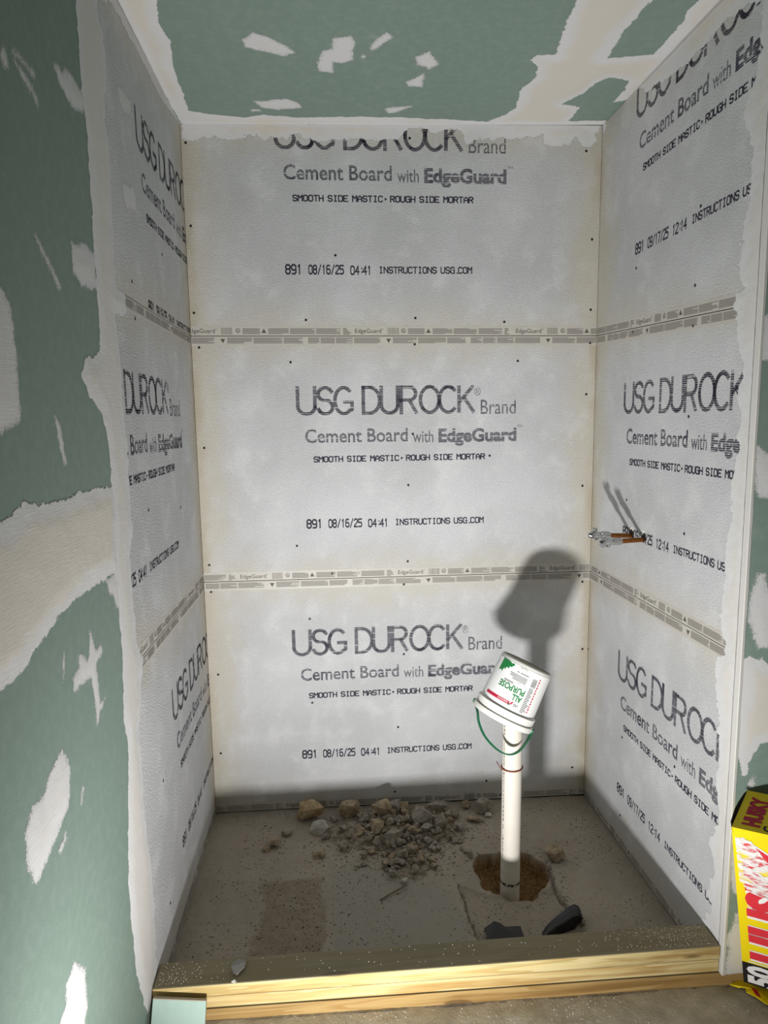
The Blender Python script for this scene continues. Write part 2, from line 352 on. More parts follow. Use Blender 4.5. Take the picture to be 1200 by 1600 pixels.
# ------------------------------------------------------------------ joint compound patches (thin raised coats)
def mud(plane, poly_px, parent, mat='mud', thick=0.0015, cell=0.005, margin=0.016, off=0.0004, poly_uv=None, clip=None, name='joint_compound', jag=0.010):
    poly = [uv_px(p, plane) for p in poly_px] if poly_uv is None else poly_uv
    P, nrm, _ = FR[plane]; pa = np.array(poly)
    u0, v0 = pa.min(0) - margin; u1, v1 = pa.max(0) + margin
    if clip: u0 = max(u0, clip[0]); u1 = min(u1, clip[1]); v0 = max(v0, clip[2]); v1 = min(v1, clip[3])
    cell = min(cell, max(u1 - u0, v1 - v0) / 12)
    nu = int((u1 - u0) / cell) + 2; nv = int((v1 - v0) / cell) + 2
    us = np.linspace(u0, u1, nu); vs = np.linspace(v0, v1, nv)
    UU, VV = np.meshgrid(us, vs, indexing='ij'); sd = sdist(UU, VV, poly)
    sdn = sd + (fbm(UU * 60, VV * 60, 3) - 0.47) * jag + (fbm(UU * 22, VV * 22, 13) - 0.47) * jag * 0.8
    keep = sd > -margin
    idx = -np.ones(keep.shape, int); cells = keep[:-1, :-1] & keep[1:, :-1] & keep[:-1, 1:] & keep[1:, 1:]
    used = np.zeros(keep.shape, bool)
    used[:-1, :-1] |= cells; used[1:, :-1] |= cells; used[:-1, 1:] |= cells; used[1:, 1:] |= cells
    idx[used] = np.arange(used.sum())
    hgt = off + thick * np.clip((sdn + 0.006) / 0.05, 0, 1) + thick * 0.5 * (fbm(UU * 25, VV * 25, 9) - 0.5) * (sdn > 0)
    hgt = np.maximum(hgt, off)
    ii, jj = np.nonzero(used); V = []
    for a, b in zip(ii, jj):
        p = P(us[a], vs[b]); k = hgt[a, b]; V.append((p[0] + nrm.x * k, p[1] + nrm.y * k, p[2] + nrm.z * k))
    ci, cj = np.nonzero(cells)
    F = np.stack([idx[ci, cj], idx[ci + 1, cj], idx[ci + 1, cj + 1], idx[ci, cj + 1]], 1)
    p0 = np.array(V[F[0][0]]); nn = np.cross(np.array(V[F[0][1]]) - p0, np.array(V[F[0][2]]) - p0)
    if nn @ np.array(nrm) < 0: F = F[:, ::-1]
    mb = MB(); mb.v = V; mb.f = F.tolist(); o = mb.build(name, mat, parent, smooth=True)
    at_ = o.data.attributes.new('sd', 'FLOAT', 'POINT'); at_.data.foreach_set('value', sdn[used].astype(np.float32))
    uvs = np.stack([UU[used], VV[used]], 1); set_uv(o.data, 'UVMap', lambda co: uvs)
    return o

# ------------------------------------------------------------------ text
_tc = {}
def text_raw(s, offset=0.0, shear=0.0):
    k = (s, offset)
    if k in _tc: return _tc[k]
    c = bpy.data.curves.new('t', 'FONT'); c.body = s; c.size = 1; c.offset = offset; c.resolution_u = 3
    o = bpy.data.objects.new('t', c); COL.objects.link(o); dg = bpy.context.evaluated_depsgraph_get()
    e = o.evaluated_get(dg); me = e.to_mesh(); V = np.array([v.co[:2] for v in me.vertices]); F = [tuple(p.vertices) for p in me.polygons]
    e.to_mesh_clear(); bpy.data.objects.remove(o); bpy.data.curves.remove(c)
    _tc[k] = (V, F); return V, F
def text_box(s, x0, x1, y0, ycap, offset=0.0):
    V, F = text_raw(s, offset); H, _ = text_raw('E', offset); h = H[:, 1].max() - H[:, 1].min()
    V = V.copy(); a, b = V[:, 0].min(), V[:, 0].max()
    V[:, 0] = x0 + (V[:, 0] - a) / (b - a) * (x1 - x0); V[:, 1] = y0 + V[:, 1] / h * (ycap - y0)
    return V, F
ST = {'A': [[(0, 0), (0, 4), (2, 6), (4, 4), (4, 0)], [(0, 2.4), (4, 2.4)]], 'C': [[(4, 5), (3, 6), (1, 6), (0, 5), (0, 1), (1, 0), (3, 0), (4, 1)]],
      'D': [[(0, 0), (0, 6), (3, 6), (4, 5), (4, 1), (3, 0), (0, 0)]], 'E': [[(4, 6), (0, 6), (0, 0), (4, 0)], [(0, 3), (3, 3)]],
      'G': [[(4, 5), (3, 6), (1, 6), (0, 5), (0, 1), (1, 0), (4, 0), (4, 3), (2.4, 3)]], 'H': [[(0, 0), (0, 6)], [(4, 0), (4, 6)], [(0, 3), (4, 3)]],
      'I': [[(1, 6), (3, 6)], [(2, 6), (2, 0)], [(1, 0), (3, 0)]], 'M': [[(0, 0), (0, 6), (2, 3.4), (4, 6), (4, 0)]], 'N': [[(0, 0), (0, 6), (4, 0.6)], [(4, 0), (4, 6)]],
      'O': [[(1, 0), (0, 1), (0, 5), (1, 6), (3, 6), (4, 5), (4, 1), (3, 0), (1, 0)]], 'R': [[(0, 0), (0, 6), (3, 6), (4, 5), (4, 4), (3, 3), (0, 3)], [(2, 3), (4, 0)]],
      'S': [[(4, 5), (3, 6), (1, 6), (0, 5), (0, 4), (1, 3), (3, 3), (4, 2), (4, 1), (3, 0), (1, 0), (0, 1)]], 'T': [[(0, 6), (4, 6)], [(2, 6), (2, 0)]],
      'U': [[(0, 6), (0, 1), (1, 0), (3, 0), (4, 1), (4, 6)]], 'L': [[(0, 6), (0, 0), (4, 0)]], ',': [[(1.5, 3.4), (2.6, 3), (1.6, 2)]], '.': [[(1.5, 0), (2.3, 0)]],
      '/': [[(0.4, -0.3), (3.6, 6.3)]], ':': [[(2, 4.2), (2, 4.6)], [(2, 1.4), (2, 1.8)]],
      '0': [[(1, 0), (0, 1), (0, 5), (1, 6), (3, 6), (4, 5), (4, 1), (3, 0), (1, 0)]], '1': [[(1, 5), (2, 6), (2, 0)]], '2': [[(0, 5), (1, 6), (3, 6), (4, 5), (4, 4), (0, 0.6), (0, 0), (4, 0)]],
      '4': [[(3, 0), (3, 6), (0, 2), (4, 2)]], '5': [[(4, 6), (0, 6), (0, 3.4), (3, 3.4), (4, 2.4), (4, 1), (3, 0), (0, 0)]],
      '6': [[(3.6, 6), (1, 6), (0, 5), (0, 1), (1, 0), (3, 0), (4, 1), (4, 2.4), (3, 3.4), (0, 3.4)]], '7': [[(0, 6), (4, 6), (1.6, 0)]],
      '8': [[(1, 3.2), (0, 4), (0, 5), (1, 6), (3, 6), (4, 5), (4, 4), (3, 3.2), (1, 3.2), (0, 2.2), (0, 1), (1, 0), (3, 0), (4, 1), (4, 2.2), (3, 3.2)]],
      '9': [[(0.4, 0), (3, 0), (4, 1), (4, 5), (3, 6), (1, 6), (0, 5), (0, 3.6), (1, 2.6), (4, 2.6)]]}
def stroke_text(s, x0, x1, y0, ycap, w=0.95, pitch=5.35):
    segs = []; x = 0
    for ch in s:
        if ch == ' ': x += pitch * 0.72; continue
        for pl in ST.get(ch, []):
            for a, b in zip(pl, pl[1:]): segs.append(((a[0] + x, a[1]), (b[0] + x, b[1])))
        x += pitch * (0.62 if ch in '.,:' else 1)
    x -= pitch - 4; sx = (x1 - x0) / x; sy = (ycap - y0) / 6.0; V = []; F = []
    for a, b in segs:
        A = np.array(a, float); B = np.array(b, float); d = (B - A); L = np.hypot(*d); d = d / L; n = np.array([-d[1], d[0]]) * w / 2
        A = A - d * w * 0.42; B = B + d * w * 0.42; k = len(V)
        for q in (A - n, B - n, B + n, A + n): V.append((x0 + q[0] * sx, y0 + q[1] * sy))
        F.append((k, k + 1, k + 2, k + 3))
    return np.array(V), F
def clip2d(V, F, u0, u1, v0, v1):
    bm = bmesh.new(); vs = [bm.verts.new((p[0], p[1], 0)) for p in V]
    for f in F:
        try: bm.faces.new([vs[i] for i in f])
        except ValueError: pass
    for co, no in (((u0, 0, 0), (-1, 0, 0)), ((u1, 0, 0), (1, 0, 0)), ((0, v0, 0), (0, -1, 0)), ((0, v1, 0), (0, 1, 0))):
        bmesh.ops.bisect_plane(bm, geom=bm.verts[:] + bm.edges[:] + bm.faces[:], plane_co=co, plane_no=no, clear_outer=True)
    bm.verts.index_update(); r = (np.array([v.co[:2] for v in bm.verts]).reshape(-1, 2), [tuple(v.index for v in f.verts) for f in bm.faces]); bm.free(); return r
def on_frame(parts, plane, off, name, mat, parent, flip=False):
    P, nrm, _ = FR[plane]; mb = MB(); uv = []
    for V, F in parts:
        if len(V) == 0: continue
        uv.append(V); mb.add([tuple(Vector(P(a, b)) + nrm * off) for a, b in V], F)
    if not mb.v: return None
    o = mb.build(name, mat, parent); uvs = np.concatenate(uv); set_uv(o.data, 'UVMap', lambda co: uvs); return o

def arc(cx, cy, rx, ry, a0, a1, n=12):
    return [(cx + rx * math.cos(math.radians(a0 + (a1 - a0) * k / n)), cy + ry * math.sin(math.radians(a0 + (a1 - a0) * k / n))) for k in range(n + 1)]
BIG = {'U': (30, [[(0, 47)] + [(0, 14)] + arc(15, 14, 15, 14, 180, 360) + [(30, 47)]]),
       'S': (25, [arc(12.5, 35.5, 12, 11.5, 25, 180, 10) + arc(12.5, 35.5, 12, 11.5, 190, 250, 4) + arc(12.5, 12.5, 12.5, 12.5, 70, 0, 5) + arc(12.5, 12.5, 12.5, 12.5, 0, -158, 11)]),
       'G': (29, [arc(15, 23.5, 15, 23.5, 50, 310, 22) + [(29, 7), (29, 21), (17, 21)]]),
       'D': (29, [[(0, 0), (0, 47), (11, 47)] + arc(11, 23.5, 18, 23.5, 90, -90, 14) + [(0, 0)]]),
       'R': (29, [[(0, 0), (0, 47), (16, 47)] + arc(16, 35, 11, 12, 90, -90, 10) + [(0, 23)], [(15, 23), (28, 0)]]),
       'O': (33, [arc(16.5, 23.5, 16.5, 23.5, 90, 450, 28)]),
       'C': (29, [arc(16, 23.5, 16, 23.5, 48, 312, 22)]),
       'K': (27, [[(0, 0), (0, 47)], [(25, 47), (1, 19)], [(9, 27), (27, 0)]])}
def big_text(items, w=5.6):
    V = []; F = []
    for ch, x, x1 in items:
        W0, pls = BIG[ch]; sx = (x1 - x - w) / W0
        for pl in pls:
            P = [np.array((x + w / 2 + a * sx, w / 2 + b * (48.5 - w) / 47)) for a, b in pl]
            for i in range(len(P) - 1):
                d = P[i + 1] - P[i]; L = np.hypot(*d)
                if L < 1e-6: continue
                d /= L; n = np.array((-d[1], d[0])) * w / 2; e = d * w * (0.5 if len(P) == 2 or i in (0, len(P) - 2) else 0.2); e2 = e
                if len(P) == 2: e = e2 = d * w * 0.25
                k = len(V); V += [P[i] - e - n, P[i + 1] + e2 - n, P[i + 1] + e2 + n, P[i] - e + n]; F.append((k, k + 1, k + 2, k + 3))
    return np.array(V), F
# print layout in metres measured from the lower left of the first big letter
U0 = uv_px((463, 650), 'back')
def lay(x0, y0, x1, y1):  # px on the middle board of the back wall: baseline y0, cap y1
    a = uv_px((x0, y0), 'back'); b = uv_px((x1, y1), 'back'); return a[0] - U0[0], b[0] - U0[0], a[1] - U0[1], b[1] - U0[1]
def print_parts(date, clock):
    parts = []
    def T(s, x0, y0, x1, y1, off=0.0): a, b, c, d = lay(x0, y0, x1, y1); parts.append(text_box(s, a, b, c, d, off))
    def D(s, x0, y0, x1, y1, w=1.2): a, b, c, d = lay(x0, y0, x1, y1); parts.append((*stroke_text(s, a, b, c, d, w), 'ink_dots'))
    a, b, c, d = lay(463, 650, 742, 601)
    V, F = big_text([('U', 463, 495), ('S', 494, 522), ('G', 520, 552), ('D', 564, 595), ('U', 592, 623), ('R', 623, 653), ('O', 653, 688), ('C', 683, 714), ('K', 714, 743)])
    parts.append((np.stack([a + (V[:, 0] - 463) * (b - a) / 279, c + V[:, 1] / 48.5 * (d - c)], 1), F)); T('\u00ae', 741, 618, 751, 606, 0.0)
    T('Brand', 751, 647, 806, 624, 0.004)
    T('Cement Board', 477, 692, 637, 668, 0.016); T('with', 645, 691, 677, 672, 0.006); T('EdgeGuard', 685, 690, 807, 667, 0.042)
    T('TM', 808, 668, 816, 664, 0)
    D('SMOOTH SIDE MASTIC, ROUGH SIDE MORTAR', 491, 722, 757, 709, 1.3)
    D('891', 480, 825, 503, 812); D(date, 514, 824, 565, 811); D(clock, 576, 823, 606, 811); D('INSTRUCTIONS USG.COM', 618, 820, 755, 808)
    return parts
PRB = print_parts('08/16/25', '04:41'); PRR = print_parts('09/17/25', '12:14')

# ------------------------------------------------------------------ SETTING
def struct(o): o['kind'] = 'structure'; return o
YF = -0.948  # front end of the alcove walls
ZB = -0.12; ZT = 2.9
# left wall: one long wall, boards let in over the alcove part
m = MB(); m.box(-0.15, -HW - 0.0006, YF + 0.017, 0.1, ZB, ZT); struct(m.build('wall_backing_left', 'dark_gap'))
m = MB(); m.box(-0.15, 0, -4.2, YF + 0.016, 0.004, ZT); m.box(-0.15, 0.0, -4.2, YF + 0.016, ZB, -0.033)
wall_left = struct(m.build('wall_left', 'green'))
m = MB(); m.box(-0.15, W + 0.3, HW + 0.0098, 0.16, ZB, ZT); wall_back = struct(m.build('wall_back', 'dark_gap'))
def rx(y): return W - 0.023725 * y
m = MB(); m.hexa([(rx(0.0) + HW + .001, 0.1, ZB), (rx(YF) + HW + .001, YF + 0.012, ZB), (rx(YF) + 0.1, YF + 0.012, ZB), (rx(0) + 0.12, 0.1, ZB),
                  (rx(0.0) + HW + .001, 0.1, ZT), (rx(YF) + HW + .001, YF + 0.012, ZT), (rx(YF) + 0.1, YF + 0.012, ZT), (rx(0) + 0.12, 0.1, ZT)])
wall_right = struct(m.build('wall_right', 'dark_gap'))
XC = rx(YF)  # outside corner
m = MB(); m.box(XC - 0.0005, 3.3, -0.962, -0.949, 0.0065, ZT); wall_front = struct(m.build('wall_front', 'green'))
m = MB(); m.box(XC + 0.1, 3.3, -0.948, -0.86, ZB, ZT); m.build('wall_front_framing', 'dark_gap', wall_front)
m = MB(); m.box(3.3, 3.4, -4.2, -0.8, ZB, ZT); struct(m.build('wall_far_right', 'room_wall'))
m = MB(); m.box(-0.15, 3.4, -4.3, -4.2, ZB, ZT); struct(m.build('wall_rear', 'room_wall'))
m = MB(); m.hexa([(-0.15, -4.3, ceil_z(-.15, -4.3)), (3.4, -4.3, ceil_z(3.4, -4.3)), (3.4, 0.1, ceil_z(3.4, .1)), (-0.15, 0.1, ceil_z(-.15, .1)),
                  (-0.15, -4.3, 3), (3.4, -4.3, 3), (3.4, 0.1, 3), (-0.15, 0.1, 3)]); ceiling = struct(m.build('ceiling', 'green'))

# floor: fine grid inside the alcove with the dug hole and cracks, plain outside
HC = (1.092, -0.448)
def hole_r(th): return 1 + 0.05 * np.sin(3 * th + 0.6) + 0.035 * np.sin(5 * th + 2) + 0.02 * np.sin(9 * th)
CRACKS = [[(0.895, -0.49), (0.90, -0.56), (0.90, -0.64), (0.912, -0.74), (0.915, -0.86)], [(1.235, -0.42), (1.222, -0.50), (1.213, -0.55), (1.222, -0.60), (1.235, -0.65), (1.25, -0.70)],
          [(0.64, -0.47), (0.66, -0.455), (0.70, -0.44)]]
def polydist(x, y, pl):
    d = np.full(x.shape, 9.0)
    for a, b in zip(pl, pl[1:]):
        ex, ey = b[0] - a[0], b[1] - a[1]; t = np.clip(((x - a[0]) * ex + (y - a[1]) * ey) / (ex * ex + ey * ey), 0, 1)
        d = np.minimum(d, np.hypot(x - a[0] - ex * t, y - a[1] - ey * t))
    return d
def floor_fields(x, y):
    th = np.arctan2(y - HC[1], x - HC[0]); rr = np.hypot((x - HC[0]) / 0.128, (y - HC[1]) / 0.118) / hole_r(th)
    n = fbm(x * 40, y * 40, 5); rr = rr + (n - 0.47) * 0.22
    inh = np.clip((1.02 - rr) / 0.07, 0, 1); inh = inh * inh * (3 - 2 * inh)
    deep = 0.05 * inh + 0.08 * np.clip((1 - rr) / 0.8, 0, 1) * inh
    z = floor_z(x) - deep + (fbm(x * 12, y * 12, 8) - 0.47) * 0.006 + (fbm(x * 70, y * 70, 18) - 0.47) * 0.003
    z = z + inh * (fbm(x * 60, y * 60, 12) - 0.47) * 0.025
    d = sdist(x, y, [(0.20, -0.42), (0.44, -0.415), (0.45, -0.60), (0.455, -0.9), (0.2, -0.9), (0.215, -0.7), (0.235, -0.55)]) + (fbm(x * 25, y * 25, 4) - 0.47) * 0.05
    dirt = np.clip(d / 0.02, 0, 1); z = z - dirt * 0.004 + dirt * (fbm(x * 90, y * 90, 44) - 0.47) * 0.008
    sm = np.clip((sdist(x, y, [(0.455, -0.36), (0.62, -0.36), (0.86, -0.50), (0.90, -0.62), (0.9, -0.9), (0.46, -0.9)]) + (fbm(x * 18, y * 18, 6) - 0.47) * 0.04) / 0.02, 0, 1)
    cr = np.minimum(np.minimum(polydist(x, y, CRACKS[0]) * 1.6, polydist(x, y, CRACKS[1])), 9) + (fbm(x * 60, y * 60, 31) - 0.47) * 0.012
    z = z - 0.012 * np.clip((0.006 - cr) / 0.004, 0, 1)
    slab = np.clip(sdist(x, y, [(0.895, -0.49), (0.99, -0.55), (1.18, -0.54), (1.222, -0.50), (1.213, -0.55), (1.25, -0.7), (1.26, -0.9), (0.92, -0.9), (0.9, -0.6)]) / 0.01, 0, 1)
    z = z - slab * 0.007
    return z, np.clip((1.04 - rr) / 0.05, 0, 1), np.maximum(dirt, slab * 0.35), sm, np.clip((0.007 - cr) / 0.004, 0, 1)
xs = np.arange(-0.012, 1.572, 0.0055); ys = np.arange(-0.96, 0.0131, 0.0055)
GX, GY = np.meshgrid(xs, ys, indexing='ij'); GZ, gs, gd, gm, gc = floor_fields(GX, GY)
ny = len(ys); N0 = GX.size
V = np.stack([GX.ravel(), GY.ravel(), GZ.ravel()], 1).tolist()
I, J = np.meshgrid(np.arange(len(xs) - 1), np.arange(ny - 1), indexing='ij'); b = (I * ny + J).ravel()
Fl = np.stack([b, b + ny, b + ny + 1, b + 1], 1).tolist()
xo = np.arange(-0.15, 3.4, 0.02); yo = np.concatenate([np.arange(-4.2, -1.3, 0.1), np.arange(-1.3, -0.955, 0.0115)])
OX, OY = np.meshgrid(xo, yo, indexing='ij')
OZ = floor_z(OX) + (fbm(OX * 14, OY * 14, 77) - 0.47) * 0.008 + (fbm(OX * 60, OY * 60, 71) - 0.47) * 0.003
V += np.stack([OX.ravel(), OY.ravel(), OZ.ravel()], 1).tolist(); n2 = len(yo)
I, J = np.meshgrid(np.arange(len(xo) - 1), np.arange(n2 - 1), indexing='ij'); b = (I * n2 + J).ravel() + N0
Fl += np.stack([b, b + n2, b + n2 + 1, b + 1], 1).tolist()
m = MB(); m.v = V; m.f = Fl; floor = struct(m.build('floor', 'concrete', smooth=True))
for nm, arr, ov in (('soil', gs, 0), ('dirt', gd, 0), ('smooth', gm, 0), ('crack', gc, 0), ('outside', np.zeros_like(gs), 1)):
    a = floor.data.attributes.new(nm, 'FLOAT', 'POINT')
    a.data.foreach_set('value', np.concatenate([arr.ravel(), np.full(OX.size, ov)]).astype(np.float32))
def gz(x, y): return float(floor_fields(np.array([x]), np.array([y]))[0][0])

# ------------------------------------------------------------------ cement boards
GAP = 0.0013
def s1b(u): return 1.854 - 0.006 * u / W
def s2b(u): return 0.934 - 0.0076 * u / W
def s1l(u): return 1.854 - 0.0043 * u / 0.9      # u = y (negative towards the front)
def s2l_(u): return 0.934 - 0.0079 * u / 0.9
def s1r(u): return 1.848 - 0.0377 * u / 0.9
def s2r(u): return 0.926 - 0.0059 * u / 0.9
def fz_b(u): return floor_z(u) + 0.005
def fz_l(u): return floor_z(0) + 0.005
def fz_r(u): return floor_z(W) + 0.005
def cz_b(u): return ceil_z(u, 0) - 0.002
def cz_l(u): return ceil_z(0, u) - 0.002
def cz_r(u): return ceil_z(W, -u) - 0.002
SCREWS = {'back': [(290, 223), (298, 353), (303, 489), (524, 399), (478, 500), (649, 497), (640, 216), (916, 236), (925, 374), (923, 484), (788, 503), (648, 538), (922, 536), (311, 543), (454, 566),
                   (916, 616), (809, 564), (319, 700), (327, 883), (638, 758), (464, 853), (765, 712), (645, 678), (910, 759), (637, 877), (330, 925), (519, 896), (631, 913), (910, 909), (341, 1054), (345, 1177),
                   (484, 967), (631, 1022), (910, 1014), (622, 1136), (894, 1199), (760, 1220), (617, 1237), (488, 1098)],
          'left': [(206, 440), (232, 797), (282, 793), (211, 498), (255, 1220), (266, 1411), (253, 398), (302, 563)],
          'right': [(1083, 509), (989, 519), (1086, 446), (925, 656), (1076, 651), (1069, 834), (979, 781), (1144, 853), (1095, 322), (994, 419), (935, 377), (972, 1152), (1054, 1198), (969, 1274), (1060, 1088), (919, 1014), (921, 871)]}
def tape_print(u0, u1, base, up, phase, slope):
    """printed edge film: grey copy blocks, bars, arrowheads and the product word, repeating every 0.61 m"""
    blocks = []; dark = []
    h = 0.031 * up; per = 0.61
    def R(a, b, c, d, L): L.append((np.array([(a, c), (b, c), (b, d), (a, d)]), [(0, 1, 2, 3)]))
    k0 = int((u0 - phase) / per) - 1
    for k in range(k0, k0 + int((u1 - u0) / per) + 4):
        o = phase + k * per
        if up > 0: lst = [('w', 0.03, 0.14), ('bar', 0.155, 0.195), ('ul', 0.205, 0.225), ('b', 0.232, 0.295), ('tri', 0.30, 0.318), ('b', 0.325, 0.40), ('b', 0.405, 0.495), ('b', 0.50, 0.59), ('s', 0.60, 0.632)]
        else: lst = [('tri', 0.0, 0.018), ('b', 0.025, 0.115), ('b', 0.12, 0.225), ('b', 0.23, 0.30), ('b', 0.32, 0.362), ('b', 0.366, 0.418), ('b', 0.422, 0.485), ('b', 0.49, 0.588)]
        for kind, a, bb in lst:
            a += o; bb += o
            if kind == 'b':
                nl = 7
                for i in range(nl):
                    y = base + h * (0.16 + 0.70 * i / nl); e = bb - (0 if random.random() > .25 else random.random() * 0.4 * (bb - a)); R(a, e, y, y + h * 0.072, blocks)
            elif kind == 'bar':
                x = a
                while x < bb: w = random.choice((0.001, 0.002, 0.003)); R(x, x + w, base + h * .12, base + h * .9, blocks); x += w + 0.0011
            elif kind == 's':
                for i in range(5): y = base + h * (0.12 + 0.8 * i / 5); R(a, a + random.uniform(.008, .03), y, y + h * .07, dark)
            elif kind == 'tri':
                dark.append((np.array([(a, base + h * .3), (bb, base + h * .3), ((a + bb) / 2, base + h * .8)]), [(0, 1, 2)]))
            elif kind == 'ul':
                cx = (a + bb) / 2; cy = base + h * .56; r = 0.0085; th = np.linspace(0, 2 * math.pi, 17)
                V = [(cx + r * math.cos(t), cy + r * math.sin(t)) for t in th[:-1]] + [(cx + r * .78 * math.cos(t), cy + r * .78 * math.sin(t)) for t in th[:-1]]
                dark.append((np.array(V), [(i, (i + 1) % 16, 16 + (i + 1) % 16, 16 + i) for i in range(16)]))
                dark.append(text_box('UL', cx - .005, cx + .005, cy - .004, cy + .004, .02))
            elif kind == 'w': dark.append(text_box('EdgeGuard', a + .004, bb - .008, base + h * .3, base + h * .78, 0.006)); dark.append(text_box('TM', bb - .006, bb, base + h * .68, base + h * .8, 0))
    vlo, vhi = (base, base + h) if h > 0 else (base + h, base)
    for L, mt in ((blocks, 'tape_print'), (dark, 'tape_ink')):
        for Vv, Ff in L:
            if Vv[:, 0].max() > u0 and Vv[:, 0].min() < u1:
                V2, F2 = clip2d(Vv, Ff, u0, u1, vlo - .002, vhi + .002)
                if len(V2): yield np.stack([V2[:, 0], V2[:, 1] + slope * (V2[:, 0] - u0)], 1), F2, mt
def board(plane, u0, u1, zlo, zhi, label, origin, prints, tlo, thi, ph):
    P, nrm, inv = FR[plane]; a0, a1, b0, b1 = zlo(u0), zlo(u1), zhi(u0), zhi(u1)
    c = [P(u0, a0), P(u1, a1), P(u1, b1), P(u0, b0)]
    root = thing('cement_board', Vector(P((u0 + u1) / 2, (a0 + a1) / 2)), label, 'cement board')
    bk = [tuple(Vector(p) - nrm * HW) for p in c]
    m = MB(); m.hexa([*bk, *c])
    w = u1 - u0
    if origin:
        ou, ov = uv_px(origin, plane); sl = {'back': 0, 'left': 0.004, 'right': 0.0}[plane]
        for V, F, *im in prints:
            V2 = np.stack([V[:, 0] + ou, V[:, 1] + ov + sl * V[:, 0]], 1)
            V2, F2 = clip2d(V2, F, u0 + .001, u1 - .001, max(a0, a1) + .001, min(b0, b1) - .001)
            if len(V2): m.add([tuple(Vector(P(a, b)) + nrm * .0005) for a, b in V2], F2, im[0] if im else 'ink')
    o = m.build('panel', 'cement', root)
    def uvA(co):
        r = np.array([inv(p) for p in co]); return np.stack([r[:, 0] - u0 if plane != 'left' else u1 - r[:, 0], r[:, 1] - (a0 + (a1 - a0) * (r[:, 0] - u0) / w)], 1)
    def uvB(co):
        r = np.array([inv(p) for p in co]); far = (u1 - r[:, 0]) if plane == 'back' else np.full(len(co), 0.6)
        return np.stack([far, (b0 + (b1 - b0) * (r[:, 0] - u0) / w) - r[:, 1]], 1)
    set_uv(o.data, 'UVMap', uvA); set_uv(o.data, 'UVEdge', uvB)
    for side, on in (('lo', tlo), ('hi', thi)):
        if not on: continue
        z0, z1 = (a0, a1) if side == 'lo' else (b0, b1); sg = 1 if side == 'lo' else -1
        e = 0.0345 * sg; g = 0.0004 * sg
        q = [(u0 + .001, z0 + g), (u1 - .001, z1 + g), (u1 - .001, z1 + e), (u0 + .001, z0 + e)]
        m = MB(); put = lambda V, off: [tuple(Vector(P(a, b)) + nrm * off) for a, b in V]
        m.add(put(q, .0003), [(0, 1, 2, 3)])
        for V, F, mt in tape_print(u0 + .002, u1 - .002, z0, sg, ph, (z1 - z0) / w): m.add(put(V, .0006), F, mt)
        m.build('edge_tape', 'tape', root)
    for px in SCREWS[plane]:
        u, v = uv_px(px, plane)
        if u0 < u < u1 and zlo(u) < v < zhi(u):
            mt = Matrix.Translation(Vector(P(u, v))) @ nrm.to_track_quat('Z', 'Y').to_matrix().to_4x4()
            mm = MB(); mm.lathe([(0.0, 0.0008), (0.0012, 0.0004), (0.0040, 0.0011), (0.0046, 0.0006), (0.0047, -0.002)], 12, mt); mm.build('screw', 'screw_black', root, smooth=True)
    return root
Dn = lambda f: (lambda u: f(u) + GAP); Up = lambda f: (lambda u: f(u) - GAP)
UB0, UB1 = 0.0009, W - 0.0006
BB = {}
for nm, zl, zh, o, tl, th, lab, ph in (
        ('bt', Dn(s1b), cz_b, (428, 233), 1, 0, 'grey cement board on the back wall, topmost, its big lettering cut off below the ceiling', -0.045),
        ('bm', Dn(s2b), Up(s1b), (463, 650), 1, 1, 'grey cement board in the middle of the back wall, its large lettering whole', 0.105),
        ('bb', fz_b, Up(s2b), (457, 1026), 1, 1, 'grey cement board at the foot of the back wall, behind the bucket and white pipe', 0.25)):
    BB[nm] = board('back', UB0, UB1, zl, zh, lab, o, PRB, tl, th, ph)
for nm, zl, zh, o, tl, th, lab, ph in (
        ('lt', Dn(s1l), cz_l, (213, 229), 0, 0, 'upper cement board of the left wall, with two smears of compound beside its lettering', 0.1),
        ('lm', Dn(s2l_), Up(s1l), (None), 1, 1, 'middle cement board of the left wall, lettering cut at its front edge', 0.3),
        ('lb', fz_l, Up(s2l_), (271, 1132), 1, 1, 'lowest cement board of the left wall, standing behind the end of the wooden curb', 0.2)):
    if nm == 'lm':
        u, v = uv_px((197, 648), 'left'); du = lay(566, 648, 740, 600)[0]; org = (None, u - du, v)
        _sv = uv_px; uv_px_old = uv_px
        def uv_px(px, plane, _u=u - du, _v=v): return (_u, _v) if px == 'LM' else uv_px_old(px, plane)
        BB[nm] = board('left', YF + 0.018, -0.0005, zl, zh, lab, 'LM', PRB, tl, th, ph); uv_px = uv_px_old
    else: BB[nm] = board('left', YF + 0.018, -0.0005, zl, zh, lab, o, PRB, tl, th, ph)
for nm, zl, zh, o, tl, th, lab, ph in (
        ('rt', Dn(s1r), cz_r, (994, 190), 1, 0, 'upper cement board of the right wall, the highest one, its lettering under ragged compound', 0.29),
        ('rm', Dn(s2r), Up(s1r), (974, 647), 1, 1, 'middle cement board of the right wall, with the two copper stub-outs coming through', 0.39),
        ('rb', fz_r, Up(s2r), (965, 1059), 1, 1, 'lowest cement board of the right wall, above the wooden curb and near the yellow box', 0.10)):
    BB[nm] = board('right', 0.0012, -YF - 0.002, zl, zh, lab, o, PRR, tl, th, ph)

